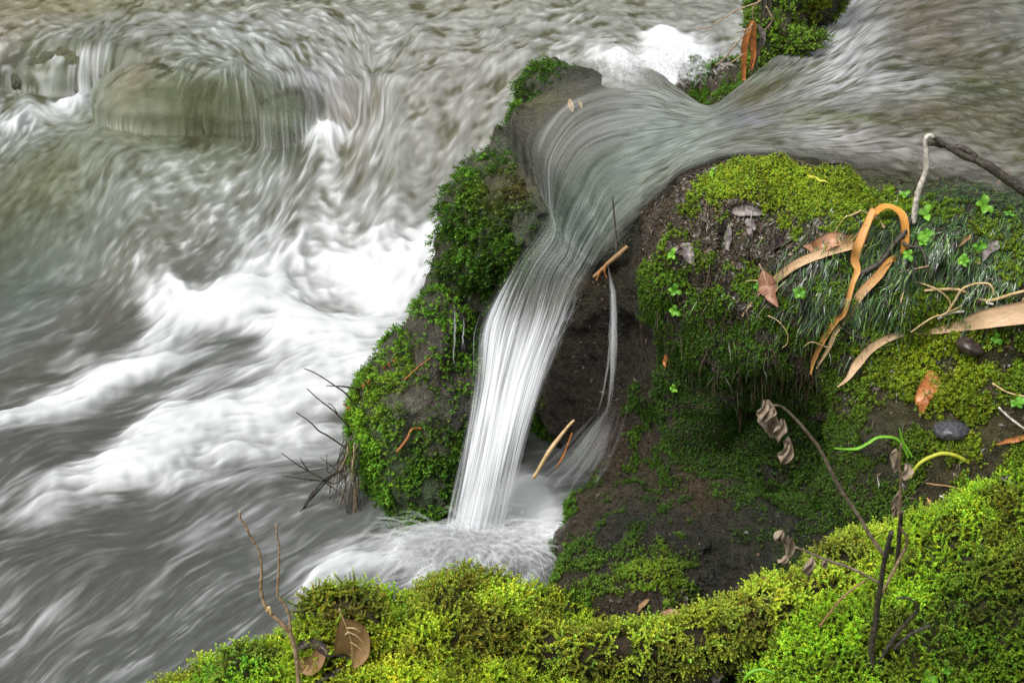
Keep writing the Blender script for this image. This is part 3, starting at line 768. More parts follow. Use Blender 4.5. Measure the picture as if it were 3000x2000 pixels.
def scatter(name, P, ax, size, tm, cb, ct, mat=M_MOSS, parent=None, vary=.18):
    """one mesh of many shoots; cb / ct the colours at foot and tip (n,3)"""
    n = len(P); which = RNG.integers(0, len(tm), n); Vs = []; Qs = []; Cs = []; off = 0
    X, Y, Z = frames(ax)
    vr = 1+vary*RNG.normal(size=(n, 1)); hue = RNG.normal(size=(n, 1))*.10
    for k, (tv, tq, tt_) in enumerate(tm):
        i = np.where(which == k)[0]
        if not len(i): continue
        p = P[i][:, None]+size[i][:, None, None]*(tv[None, :, 0:1]*X[i][:, None]+tv[None, :, 1:2]*Y[i][:, None]+tv[None, :, 2:3]*Z[i][:, None])
        m = tt_[None, :, None]**1.2
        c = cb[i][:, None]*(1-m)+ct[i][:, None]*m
        c = np.clip(c*vr[i][:, None], .004, .9)*np.stack([1+hue[i], 1-.2*hue[i], 1-hue[i]], -1).reshape(len(i), 1, 3)
        Vs.append(p.reshape(-1, 3)); Cs.append(c.reshape(-1, 3))
        Qs.append((tq[None]+off+np.arange(len(i))[:, None, None]*len(tv)).reshape(-1, tq.shape[1])); off += len(i)*len(tv)
    return mesh_np(name, np.concatenate(Vs), np.concatenate(Qs), mat, parent=parent, attrs=dict(col=np.clip(np.concatenate(Cs), 0, 1)), smooth=False)
UP = np.array((0, 0, 1.0))
def swirl(P, N, amt=.6):
    a = np.stack([fbm(P, 9, 2, 201), fbm(P, 9, 2, 202), fbm(P, 9, 2, 203)], -1)*amt*2
    return a
def axes(N, nrm_w=1.0, up=.5, pull=(0, 0, 0), jit=.35):
    return nrmz(N*nrm_w+UP*up+np.array(pull)+RNG.normal(size=N.shape)*jit)
YG, LIME, GRN, DGRN, OLV, BRN, MUD = (.43, .60, .035), (.42, .52, .035), (.13, .30, .02), (.035, .10, .012), (.14, .15, .02), (.085, .055, .025), (.05, .036, .022)
def col_of(V, ctrl, base): return paint(V, ctrl, base)
# ------------------------------------------------------------------ bank, boulders, log: surface mesh + moss
H_ = .0075
def body_mesh(name, solid, lo, hi, mat, ctrl, base, h=H_, parent=None):
    V, Q = solid.mesh(lo, hi, h)
    c = col_of(V, ctrl, base)
    o = mesh_np(name, V, Q, mat, parent=parent, attrs=dict(col=c))
    return o, V, Q
G_MUD = ground_mat('wet_earth', (.35, .33, .30), (1.5, 1.4, 1.25), .27, 1.0, 55, .8)
G_MOSSY = ground_mat('moss_bed', (.5, .45, .4), (1.5, 1.3, 1.0), .85, 1.0, 110, 0)
G_ROCK = ground_mat('wet_rock', (.4, .4, .4), (1.4, 1.35, 1.3), .42, .9, 45, .6)
def nz1(P, f, s): return np.clip(fbm(P, f, 3, s)*1.3+.5, 0, 1)

# the bank
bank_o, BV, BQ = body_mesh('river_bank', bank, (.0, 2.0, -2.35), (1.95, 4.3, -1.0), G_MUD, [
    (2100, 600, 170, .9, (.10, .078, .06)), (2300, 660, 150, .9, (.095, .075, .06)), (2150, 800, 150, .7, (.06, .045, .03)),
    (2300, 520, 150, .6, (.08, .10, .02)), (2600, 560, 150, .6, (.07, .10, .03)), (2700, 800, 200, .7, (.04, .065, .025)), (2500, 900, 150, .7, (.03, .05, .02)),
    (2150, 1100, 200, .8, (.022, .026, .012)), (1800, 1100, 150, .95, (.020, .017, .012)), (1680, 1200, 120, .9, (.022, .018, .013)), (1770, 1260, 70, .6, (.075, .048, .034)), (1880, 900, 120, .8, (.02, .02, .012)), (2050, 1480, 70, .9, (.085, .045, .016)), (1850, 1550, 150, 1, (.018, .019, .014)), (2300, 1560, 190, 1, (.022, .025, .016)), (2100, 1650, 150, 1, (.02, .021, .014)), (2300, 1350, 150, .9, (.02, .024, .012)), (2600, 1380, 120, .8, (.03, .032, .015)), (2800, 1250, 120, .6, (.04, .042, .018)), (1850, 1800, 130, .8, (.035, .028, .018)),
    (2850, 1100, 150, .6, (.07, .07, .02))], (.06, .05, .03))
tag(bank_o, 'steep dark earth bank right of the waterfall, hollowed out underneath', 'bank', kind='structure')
bd_ctrl = [  # density of moss
    (2050, 500, 70, 1, .95), (2250, 490, 90, 1, 1), (2400, 560, 110, 1, 1), (2550, 600, 100, 1, .9), (2500, 530, 70, 1, .9), (2650, 600, 60, 1, .6), (2120, 620, 80, 1, .22), (2240, 690, 95, 1, .12), (2020, 700, 70, .9, .25), (2150, 800, 120, 1, .2), (2000, 560, 60, 1, .9), (2130, 515, 60, 1, 1), (2250, 540, 55, 1, .95), (2370, 600, 60, 1, 1), (2480, 640, 60, 1, .95), (2600, 660, 50, .9, .8),
    (1900, 660, 50, 1, 1.0), (1860, 740, 45, 1, 1.0), (1930, 760, 50, .9, .6), (1900, 900, 110, .9, .7), (1990, 1000, 140, .9, .8), (2200, 1000, 140, .9, .75), (2100, 1250, 170, 1, .95), (2350, 1250, 120, 1, .95), (2500, 1350, 90, 1, .85), (1880, 1300, 90, 1, .5), (1760, 1050, 80, 1, .06), (1700, 1250, 90, 1, .05),
    (2350, 1130, 120, .9, .7), (2600, 760, 130, .9, .2), (2800, 650, 150, .8, .4), (2950, 700, 90, .9, .7), (2700, 1080, 90, 1, 1.0), (2800, 1180, 80, 1, 1.0), (2650, 990, 80, 1, .9), (2900, 1000, 80, .9, .3), (2850, 1300, 120, .9, .75), (2930, 1130, 90, .9, .7), (2600, 1250, 90, .9, .35), (2550, 1400, 80, 1, .6),
    (2050, 1500, 90, 1, .03), (1850, 1520, 120, .9, .42), (2300, 1560, 180, 1, .62), (1700, 1640, 90, .9, .6), (1700, 1780, 120, 1, .85), (1900, 1800, 130, 1, .45), (1930, 1660, 55, 1, 1.0), (2010, 1690, 40, 1, .9), (1860, 1680, 40, 1, .9), (2100, 1720, 90, .9, .25)]
bc_ctrl = [(2250, 500, 220, 1, YG), (2450, 560, 130, .8, (.30, .42, .02)), (1890, 680, 80, .9, (.26, .42, .02)), (1900, 1050, 220, .8, (.07, .17, .015)), (2150, 1200, 240, .9, (.045, .11, .012)), (2400, 1300, 140, .9, (.05, .11, .014)), (2400, 1050, 150, .7, (.08, .20, .015)),
    (2750, 1080, 160, 1, (.34, .44, .02)), (2900, 700, 130, .8, (.24, .36, .02)), (2850, 1330, 110, .8, (.28, .38, .02)), (1700, 1760, 160, 1, (.20, .36, .03)), (1700, 1600, 120, .7, (.08, .20, .02)), (1940, 1665, 80, 1, (.36, .54, .03)), (2300, 1560, 200, .9, (.06, .13, .02)), (2100, 1650, 100, .7, (.05, .10, .02)), (1850, 1500, 120, .8, (.06, .14, .02)), (2550, 1350, 130, .7, (.08, .16, .015))]
def bank_d(P, N):
    d = paint(P, bd_ctrl, .45); m = nz1(P, 22, 50)*.7+nz1(P, 70, 51)*.3
    return np.clip((m-(1-d))*6+.15*d, 0, 1)*np.clip(d*3, 0, 1)*(under_water(P) < -.5)
P, N = sample(BV, BQ, 95000, bank_d)
ct = col_of(P, bc_ctrl, GRN)*(.75+.5*nz1(P, 30, 61))[:, None]
front = np.clip(-N[:, 2]*1.0+.55, 0, 1)[:, None]
ax = nrmz(N*.8+UP*.45*(1-front)+np.array((0, -.1, -.9))*front+RNG.normal(size=N.shape)*.35)
_fine = paint(P, [(2100, 1250, 200, 1, .62), (2300, 1560, 200, 1, .6), (1850, 1550, 120, 1, .6), (2450, 1350, 120, 1, .65), (1950, 1050, 120, .8, .75), (2750, 1080, 150, .9, 1.25), (2250, 560, 200, .8, .85)], 1.0)
o = scatter('moss', P, ax, (.008+.009*RNG.random(len(P))**1.5)*_fine, TUFT+FEATH[:2], ct*np.array((.55, .45, .5)), ct)
tag(o, 'patchy short green moss growing over the dark right bank', 'moss', kind='stuff'); print('bank moss', len(P))
# longer combed water-weed grass, lying down the slope on the right
def comb(name, ctrl, n, ln, cols, wd=.00075, seg=7, lay=.5, grav=(-.45, -.5, -.6), solid=bank, V=None, Q=None, lab=None):
    P, N = sample(V, Q, n, lambda p, q: paint(p, ctrl, 0.0))
    k = len(P); L = ln*(.5+RNG.random(k)); d0 = nrmz(np.array(grav)+RNG.normal(size=(k, 3))*.30)
    sp = P.copy(); nn_ = N.copy(); d = d0; pts = [sp.copy()]; lift = (RNG.random(k)*.006+.002)
    sw = RNG.normal(size=(k, 3))*.35
    for i in range(seg):
        d = nrmz(d+np.array((0, 0, -.12))+sw*math.sin(i*.9)*.35); t_ = nrmz(d-nn_*(d*nn_).sum(1, keepdims=True)*lay)
        sp = sp+t_*(L/seg)[:, None]
        v = solid(sp); g = solid.grad(sp); m = v < lift; sp = np.where(m[:, None], sp+g*(lift-v)[:, None], sp); nn_ = np.where(m[:, None], g, nn_)
        pts.append(sp.copy())
    pts = np.stack(pts, 1); side = nrmz(np.cross(np.gradient(pts, axis=1), nn_[:, None]))
    wv = (wd*(.6+.8*RNG.random(k)))[:, None, None]*np.sin(np.linspace(.35, math.pi-.05, seg+1))[None, :, None]
    Vv = np.stack([pts-side*wv, pts+side*wv], 2).reshape(-1, 3)
    q = np.array([(2*i, 2*i+1, 2*i+3, 2*i+2) for i in range(seg)]); Qs = (q[None]+np.arange(k)[:, None, None]*(2*(seg+1))).reshape(-1, 4)
    ci = np.array(cols)[RNG.integers(0, len(cols), k)]*(.7+.6*RNG.random((k, 1)))
    Cs = np.repeat(ci, 2*(seg+1), 0)
    o = mesh_np(name, Vv, Qs, M_WEED, attrs=dict(col=np.clip(Cs, 0, 1))); tag(o, *lab, kind='stuff'); return o
M_WEED = leaf_mat('wet_weed', .15, .22, .6)
comb('grass', [(2550, 780, 90, 1, 1), (2700, 720, 110, 1, 1), (2850, 650, 110, .8, 1), (2480, 860, 70, .9, .8), (2600, 900, 50, .9, .6), (2400, 800, 60, .5, .35), (2900, 800, 70, .6, .4), (2250, 900, 100, .4, .1), (2950, 580, 90, .8, 1)],
    64000, .034, [(.05, .12, .04), (.10, .22, .05), (.05, .09, .04), (.07, .12, .07), (.18, .32, .06), (.07, .055, .04), (.045, .07, .045)], V=BV, Q=BQ, lab=('long wet dark green grass combed flat down the bank by water', 'grass'), seg=7)
comb('hanging_roots', [(1950, 850, 60, .8, .7), (2150, 960, 120, .9, 1), (2350, 1050, 120, .9, 1), (2500, 1100, 80, .8, 1), (2000, 1000, 120, .5, .5), (2700, 1400, 100, .5, .5), (2250, 700, 150, .6, .35), (2050, 640, 120, .6, .35)],
    5000, .06, [(.06, .04, .025), (.035, .028, .02), (.10, .07, .04), (.03, .05, .015)], wd=.0007, grav=(0, -.25, -1), V=BV, Q=BQ, lay=.25, lab=('fine brown roots and dead stems hanging down the overhang of the bank', 'roots'))
# crumbs of rotten leaves in the mud patch
P, N = sample(BV, BQ, 75000, lambda p, q: np.clip(paint(p, [(2100, 600, 110, 1, 1), (2250, 660, 110, 1, 1), (2400, 690, 60, .8, .7), (2150, 780, 120, .8, .8), (1950, 1560, 160, .9, .02), (2350, 1600, 180, .9, .05), (1850, 1800, 110, .7, .5), (2900, 1000, 120, .5, .5), (1300, 1200, 10, 0, 0)], 0.03)*(.3+nz1(p, 40, 71)), 0, 1))
FLAKE = [(np.array([(-.5, -.2, 0), (.1, -.34, .22), (.55, .05, .05), (0, .3, .28)]), np.array([(0, 1, 2, 3)]), np.ones(4)), (np.array([(-.6, 0, 0), (0, -.12, .2), (.7, .02, .1), (.05, .13, .15)]), np.array([(0, 1, 2, 3)]), np.ones(4))]
fc = np.array([(.13, .10, .075), (.06, .045, .035), (.16, .125, .09), (.035, .028, .024), (.15, .11, .085), (.10, .085, .075)])[RNG.integers(0, 6, len(P))]
_kp = (RNG.random(len(P)) > .6*((P[:, 2] < -1.7)*1.0)); P = P[_kp]; N = N[_kp]; fc = fc[_kp]*np.where(P[:, 2:3] < -1.7, .5, 1)
o = scatter('leaf_litter', P+N*.001, nrmz(N+RNG.normal(size=N.shape)*.45), .004+.011*RNG.random(len(P))**2.5, FLAKE, fc, fc, mat=leaf_mat('rotten_leaves', .05, .35, .5))
tag(o, 'crumbled rotten brown leaves and mud scattered over the bank top', 'leaf litter', kind='stuff')

# boulder under the fall
fb = empty('mossy_boulder', W(1560, 900, 3.2), 'big wet boulder the brook slides over, green moss on its left face', 'boulder')
_, FV, FQ = body_mesh('rock', fallrock, (-.3, 2.7, -2.3), (.65, 4.2, -1.0), G_ROCK, [(1700, 350, 120, .8, (.07, .075, .05)), (1560, 230, 120, .95, (.025, .035, .014)), (1600, 300, 60, .6, (.10, .10, .03)), (1480, 430, 80, .8, (.06, .075, .04)), (1640, 330, 30, .7, (.03, .02, .015)), (1450, 600, 100, .9, (.05, .055, .02)), (1400, 700, 120, .8, (.035, .045, .015)), (1540, 550, 60, .8, (.10, .08, .045)), (1750, 550, 120, .8, (.06, .10, .05)), (1600, 700, 80, .8, (.05, .07, .04)), (1560, 210, 60, .7, (.06, .065, .04)), (1700, 150, 70, .6, (.10, .13, .03)), (1300, 850, 60, .6, (.03, .022, .018))], (.05, .045, .03), parent=fb)
dctl = [(1400, 620, 90, 1, 1.0), (1380, 760, 100, 1, .95), (1360, 500, 60, 1, .9), (1450, 480, 60, .9, .35), (1540, 560, 60, 1, .6), (1570, 660, 50, 1, .5), (1500, 700, 50, 1, .8), (1450, 850, 70, 1, .8), (1330, 860, 60, 1, .6), (1470, 390, 50, 1, .1), (1600, 330, 120, 1, .0), (1535, 250, 40, 1, .9), (1535, 310, 45, 1, .95), (1590, 190, 50, 1, .7), (1640, 170, 40, .8, .4)]
P, N = sample(FV, FQ, 60000, lambda p, q: paint(p, dctl, 0.0)*(under_water(p) < -.5)*np.clip(nz1(p, 30, 80)*3-.75, 0, 1)*(proj(p)[0] < 1720))
ct = col_of(P, [(1400, 560, 60, .7, (.16, .32, .02)), (1540, 560, 70, .9, (.17, .14, .05)), (1480, 560, 40, .6, (.20, .18, .04)), (1450, 850, 80, .7, (.07, .17, .015)), (1340, 880, 50, .8, (.05, .05, .02)), (1540, 280, 60, .8, (.07, .12, .02))], (.13, .31, .022))*(.45+.9*nz1(P, 40, 81))[:, None]
ax = nrmz(N*.45+np.array((-.75, -.25, -.35))+RNG.normal(size=N.shape)*.28)
o = scatter('moss', P, ax, .013+.014*RNG.random(len(P)), SHAG+TUFT[:2], ct*.35, ct, parent=fb); tag(o, kind='stuff')
# lower boulder
lb = empty('mossy_boulder', W(1180, 1300, 2.9), 'rounded boulder left of the waterfall, bright green moss on its left side', 'boulder')
_, LV, LQ = body_mesh('rock', lowrock, (-.5, 2.5, -2.3), (.2, 3.4, -1.2), G_ROCK, [(1250, 1180, 90, .9, (.09, .07, .055)), (1320, 1000, 70, .8, (.055, .045, .035)), (1200, 1220, 50, .8, (.16, .14, .13)), (1100, 1250, 90, .7, (.05, .09, .02)), (1220, 1430, 100, .7, (.03, .07, .015)), (1050, 1400, 50, .8, (.02, .016, .01)), (1340, 1200, 50, .6, (.05, .06, .05))], (.05, .05, .03), parent=lb)
dctl = [(1080, 1180, 70, 1, 1), (1060, 1290, 70, 1, 1), (1150, 1120, 60, 1, .8), (1200, 1050, 60, .9, .55), (1180, 1400, 90, 1, 1), (1250, 1480, 70, 1, .9), (1130, 1480, 60, 1, .7), (1280, 1350, 80, .9, .7), (1230, 1180, 60, 1, .12), (1290, 1120, 60, 1, .15), (1320, 1020, 50, 1, .3), (1330, 1200, 40, 1, .25), (1060, 1410, 30, 1, .1), (1120, 1350, 30, .9, .3), (1100, 1560, 60, .8, .7)]
P, N = sample(LV, LQ, 60000, lambda p, q: paint(p, dctl, .35)*np.clip(nz1(p, 28, 90)*3-.6, 0, 1))
ct = col_of(P, [(1080, 1200, 80, .9, (.30, .56, .025)), (1160, 1100, 60, .8, (.30, .50, .025)), (1160, 1380, 70, .8, (.24, .52, .022)), (1280, 1400, 80, .7, (.06, .16, .015)), (1250, 1200, 90, .7, (.09, .12, .03)), (1120, 1560, 80, .8, (.05, .12, .015))], (.16, .38, .022))*(.6+.8*nz1(P, 40, 91))[:, None]
ax = nrmz(N*.7+np.array((-.45, -.3, .1))+RNG.normal(size=N.shape)*.35)
o = scatter('moss', P, ax, .010+.012*RNG.random(len(P)), TUFT+FEATH[:3], ct*np.array((.4, .35, .4)), ct, parent=lb); tag(o, kind='stuff')
# far mossy clump at the pool edge
tb = empty('mossy_rock', W(2260, 60, 3.95), 'moss-covered rock standing at the far edge of the pool, dead reeds leaning on it', 'rock')
_, TV, TQ = body_mesh('rock', topclump, (.3, 3.3, -1.7), (1.4, 4.6, -.7), G_MUD, [(2360, 40, 40, .8, (.16, .13, .09)), (2330, 130, 40, .8, (.14, .11, .08))], (.05, .06, .02), parent=tb)
P, N = sample(TV, TQ, 24000, lambda p, q: np.clip(nz1(p, 16, 95)*3-.7, 0.05, 1))
ct = col_of(P, [(2380, 10, 60, .8, (.34, .38, .02)), (2260, 20, 60, .5, (.22, .36, .02))], (.15, .28, .018))*(.6+.8*nz1(P, 30, 96))[:, None]
o = scatter('moss', P, axes(N, .8, .5, (-.1, -.2, 0)), .010+.014*RNG.random(len(P)), TUFT, ct*.4, ct, parent=tb); tag(o, kind='stuff')
# drowned boulders of the ledge
for s_, lo, hi, pos, lb_, cc_ in ((leftA, (-2.4, 4.8, -2.0), (-.8, 5.9, -1.3), (-1.65, 5.4, -1.6), 'drowned rock at the far left with water combing over its lip', [(250, 150, 90, .8, (.14, .12, .07)), (200, 180, 60, .6, (.07, .09, .03))]),
        (leftB, (-1.9, 4.3, -2.0), (-.4, 5.4, -1.3), (-1.1, 4.95, -1.6), 'long drowned rock with a mossy green flank under thin water', [(420, 190, 50, .5, (.14, .085, .04)), (500, 250, 80, .6, (.12, .14, .04)), (600, 310, 170, .9, (.035, .05, .010)), (450, 290, 50, .8, (.05, .08, .02))]),
        (leftC, (-1.2, 4.2, -2.0), (-.4, 4.9, -1.4), (-.7, 4.6, -1.6), 'small round green rock under water, right end of the drowned ledge', [(850, 330, 60, .6, (.09, .12, .05))])):
    ALL.append(s_)
    o, V_, Q_ = body_mesh('drowned_rock', s_, lo, hi, G_ROCK, cc_, (.05, .06, .03), h=.014)
    tag(o, lb_, 'rock')
# foreground: mossy ground, log, mound
FC = [(640, 1985, 70, 1, (.13, .34, .03)), (710, 1950, 60, .9, (.17, .42, .03)), (780, 1890, 50, .7, (.20, .46, .02)), (1080, 1730, 60, .5, (.30, .56, .03)), (1150, 1790, 40, .6, (.20, .50, .02)), (1000, 1800, 50, .85, (.12, .11, .03)), (1080, 1830, 40, .6, (.14, .16, .03)), (900, 1850, 70, .5, (.24, .38, .02)), (1150, 1900, 50, .6, (.16, .40, .02)), (1130, 1960, 90, .8, (.62, .70, .04)), (1000, 1980, 70, .6, (.36, .42, .02)), (1330, 1760, 60, .5, (.34, .36, .04)), (1230, 1790, 40, .6, (.15, .12, .04)), (1400, 1900, 60, .5, (.22, .22, .03)), (1350, 1990, 80, .6, (.26, .30, .02)), (1550, 1980, 80, .7, (.12, .26, .02)), (1850, 1980, 80, .7, (.13, .20, .02)), (1200, 1850, 30, .7, (.04, .05, .02))]
fo_, V1, Q1 = body_mesh('mossy_ground', fore, (-1.0, 1.55, -2.05), (1.5, 2.5, -1.35), G_MOSSY, [(1000, 1800, 60, .8, (.07, .05, .025))], (.06, .07, .015))
tag(fo_, 'hummocky near shore under the yellow-green moss', 'ground', kind='structure')
P, N = sample(V1, Q1, 34000, lambda p, q: np.clip(nz1(p, 26, 100)*2.8-.35, .25, 1)*np.clip(q[:, 2]*1.5+.9, .25, 1))
ct = col_of(P, FC, YG)*(1.02+.85*nz1(P, 26, 101))[:, None]
brown = (nz1(P, 18, 102) > .61)[:, None]; ct = np.where(brown, ct*.5+np.array((.10, .06, .02)), ct)
ax = nrmz(axes(N, .8, .45, (0, -.3, 0), .2)+swirl(P, N))
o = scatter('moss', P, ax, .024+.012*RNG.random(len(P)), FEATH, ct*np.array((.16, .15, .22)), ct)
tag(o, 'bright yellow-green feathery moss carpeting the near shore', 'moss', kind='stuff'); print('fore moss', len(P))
lg = empty('mossy_log', W(1750, 1930, 1.98), 'curved fallen branch thickly wrapped in yellow-green moss across the foreground', 'log')
_, V2, Q2 = body_mesh('wood', log, (-.35, 1.8, -1.95), (1.1, 2.5, -1.35), G_MOSSY, [], (.05, .04, .02), parent=lg)
P, N = sample(V2, Q2, 40000, lambda p, q: np.clip(nz1(p, 30, 110)*2.8-.3, .08, 1))
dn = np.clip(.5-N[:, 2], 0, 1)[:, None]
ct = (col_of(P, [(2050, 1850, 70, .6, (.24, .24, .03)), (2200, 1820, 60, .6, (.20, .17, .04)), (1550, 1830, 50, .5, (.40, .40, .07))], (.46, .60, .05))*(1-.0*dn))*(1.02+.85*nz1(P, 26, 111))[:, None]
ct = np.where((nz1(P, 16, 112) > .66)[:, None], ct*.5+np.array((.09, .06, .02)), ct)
ct = ct*(1-.9*dn)+np.array((.10, .085, .025))*.9*dn  # underside: brown moss, with shade put into the colour
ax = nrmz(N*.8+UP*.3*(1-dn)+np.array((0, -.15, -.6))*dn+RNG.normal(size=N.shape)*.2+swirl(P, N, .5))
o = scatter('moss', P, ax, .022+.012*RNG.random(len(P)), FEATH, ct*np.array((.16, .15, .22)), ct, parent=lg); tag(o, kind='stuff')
mo_, V3, Q3 = body_mesh('mossy_hummock', mound, (.3, 1.55, -2.05), (1.75, 2.75, -1.2), G_MOSSY, [], (.05, .06, .015))
tag(mo_, 'mossy bank hummock rising in the right foreground', 'ground', kind='structure')
P, N = sample(V3, Q3, 31000, lambda p, q: np.clip(nz1(p, 20, 120)*3.0-.45, .40, 1))
ct = col_of(P, [(2930, 1700, 90, .8, (.14, .15, .02)), (2950, 1850, 120, .8, (.07, .13, .015)), (2800, 1900, 90, .7, (.12, .26, .02)), (2930, 1500, 60, .6, (.26, .27, .02)), (2550, 1900, 90, .5, (.22, .42, .02)), (2650, 1600, 90, .6, (.36, .50, .03)), (2750, 1480, 60, .6, (.26, .34, .03))], (.36, .60, .03))*(.95+.95*nz1(P, 24, 121))[:, None]  # darker hollows are shaded into the moss colour
brown = (nz1(P, 20, 122) > .62)[:, None]; ct = np.where(brown, ct*.45+np.array((.07, .05, .015)), ct)
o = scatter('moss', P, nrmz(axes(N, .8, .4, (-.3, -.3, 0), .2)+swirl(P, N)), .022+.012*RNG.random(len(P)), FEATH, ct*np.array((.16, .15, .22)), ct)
tag(o, 'green moss with hollows shaded darker in its colour, covering the right foreground hummock', 'moss', kind='stuff'); print('mound moss', len(P))
# river bed and far ground, one sheet to the horizon
bed = mesh_np('riverbed', np.array([(-90, -20, -2.35), (90, -20, -2.35), (90, 150, -2.35), (-90, 150, -2.35)], float), np.array([(0, 1, 2, 3)]), ground_mat('bed', (.5, .5, .5), (1.4, 1.4, 1.3), .6, .3, 3), attrs=dict(col=np.full((4, 3), .05)), smooth=False)
tag(bed, 'brown stony river bed under the stream', 'riverbed', kind='structure')

# wooded hillside across the river, beyond the frame; added and shaped for its reflection in the water
hx = np.linspace(-60, 60, 420); hv = np.linspace(0, 1, 26); HX, HV = np.meshgrid(hx, hv)
HP = np.stack([HX*.2, HV*3, 0*HX], -1); top = 6.2+3.2*fbm(np.stack([HX, 0*HX, 0*HX], -1), .10, 4, 5.0)+2.6*fbm(np.stack([HX, 0*HX, 0*HX], -1), .5, 2, 6.0)
HZ = -2+HV**.8*(top+2); azi = (HX/24)
el = 9*np.abs(fbm(np.stack([HX, 0*HX, 0*HX], -1), 1.1, 2, 77.0))*2.4+np.interp(azi, [-2, -.5, -.42, -.33, -.2, -.1, .0, .08, .14, .19, .225, .25, .262, .31, .33, .345, .38, .5, 2], [16, 15, 26, 15, 12, 17, 11, 15, 9, 5, 4, 6, 34, 36, 30, 12, 10, 24, 24])
top = np.tan(np.radians(el))*23-0+1.1*fbm(np.stack([HX, 0*HX, 0*HX], -1), .5, 3, 6.0)*2
HZ = -2+HV**.8*(top+2); HY = 20+HV*6+2.5*fbm(HP, 1.5, 3, 9.0)+.02*HX**2*0
added_hill = mesh_np('added_hillside', np.stack([HX, HY, HZ], -1).reshape(-1, 3), grid_faces(26, 420), ground_mat('added_far_woods', (.3, .3, .3), (1.8, 1.8, 1.6), .9, .3, .6), attrs=dict(col=np.tile((.022, .028, .012), (26*420, 1))))
tag(added_hill, 'unseen dark wooded hillside beyond the river, added for its reflection', 'added_hillside', kind='structure')
# ------------------------------------------------------------------ single things lying and standing about
def skin_mat(name, c1, c2, rough=.55, scale=40, trans=0.0, stretch=None, spec=.4, bump=.3):
    m = bpy.data.materials.new(name); m.use_nodes = True; nt = m.node_tree; n = nt.nodes; L = nt.links; b = n['Principled BSDF']
    geo = n.new('ShaderNodeTexCoord'); no = n.new('ShaderNodeTexNoise'); no.inputs['Scale'].default_value = scale; no.inputs['Detail'].default_value = 6
    if stretch:
        uv = n.new('ShaderNodeAttribute'); uv.attribute_name = 'uvw'; mp = n.new('ShaderNodeMapping'); mp.inputs['Scale'].default_value = stretch
        L.new(uv.outputs['Color'], mp.inputs['Vector']); L.new(mp.outputs[0], no.inputs['Vector']); no.inputs['Scale'].default_value = 1
    else: L.new(geo.outputs['Object'], no.inputs['Vector'])
    cr = n.new('ShaderNodeValToRGB'); cr.color_ramp.elements[0].position = .36; cr.color_ramp.elements[1].position = .66
    cr.color_ramp.elements[0].color = (*c1, 1); cr.color_ramp.elements[1].color = (*c2, 1)
    L.new(no.outputs['Fac'], cr.inputs[0]); L.new(cr.outputs[0], b.inputs['Base Color']); b.inputs['Roughness'].default_value = rough; b.inputs['Specular IOR Level'].default_value = spec
    bp = n.new('ShaderNodeBump'); bp.inputs['Strength'].default_value = bump; bp.inputs['Distance'].default_value = .002; L.new(no.outputs['Fac'], bp.inputs['Height']); L.new(bp.outputs[0], b.inputs['Normal'])
    if trans:
        tr = n.new('ShaderNodeBsdfTranslucent'); L.new(cr.outputs[0], tr.inputs['Color']); mx = n.new('ShaderNodeMixShader'); mx.inputs[0].default_value = trans
        L.new(b.outputs[0], mx.inputs[1]); L.new(tr.outputs[0], mx.inputs[2]); L.new(mx.outputs[0], n['Material Output'].inputs['Surface'])
    return m
ST = (60, 3, 1)
MT = dict(
    orange=skin_mat('dry_reed_orange', (.50, .19, .035), (.88, .52, .18), .4, trans=.2, stretch=ST),
    straw=skin_mat('dry_reed_straw', (.42, .26, .13), (.74, .54, .34), .5, trans=.15, stretch=ST),
    pink=skin_mat('dead_leaf_pinkish', (.34, .20, .15), (.62, .30, .13), .35, 70, .15),
    brown=skin_mat('dead_leaf_brown', (.26, .125, .075), (.36, .18, .11), .4, 90, .15),
    rust=skin_mat('dead_leaf_rust', (.30, .095, .03), (.55, .22, .06), .35, 60, .15),
    grey=skin_mat('dead_leaf_grey', (.10, .085, .085), (.26, .22, .20), .35, 90, .05),
    dark=skin_mat('dead_leaf_dark', (.018, .014, .014), (.07, .05, .04), .3, 80),
    tan=skin_mat('dead_leaf_tan', (.26, .155, .07), (.36, .22, .10), .5, 60, .2),
    bark=skin_mat('dark_bark', (.018, .015, .012), (.09, .075, .055), .6, 160, bump=.8),
    pale=skin_mat('bleached_bark', (.30, .27, .22), (.66, .62, .54), .6, 140, bump=.6),
    twig=skin_mat('twig_brown', (.17, .11, .06), (.44, .32, .19), .5, 150),
    straw2=skin_mat('straw_stem', (.40, .27, .12), (.62, .46, .25), .5, 120),
    green=skin_mat('fresh_leaf', (.09, .30, .02), (.22, .50, .05), .3, 70, .3),
    lime=skin_mat('fresh_blade', (.16, .42, .03), (.30, .60, .06), .3, 70, .3),
    yel=skin_mat('yellow_stalk', (.42, .46, .03), (.62, .60, .08), .35, 60, .2),
    stone=skin_mat('slate_pebble', (.025, .025, .03), (.09, .09, .10), .3, 120, bump=.8),
    shriv=skin_mat('shrivelled_leaf', (.20, .15, .10), (.44, .35, .26), .7, 90, .25))
def hit(px, py, lift=0.0):
    P, N = trace(px, py)
    if P is None: P = W(px, py, 2.6); N = -P/np.linalg.norm(P)
    return P+N*lift, N
def fine(P, n):
    P = np.asarray(P, float); return crom(P, np.linspace(0, len(P)-1-1e-6, n))
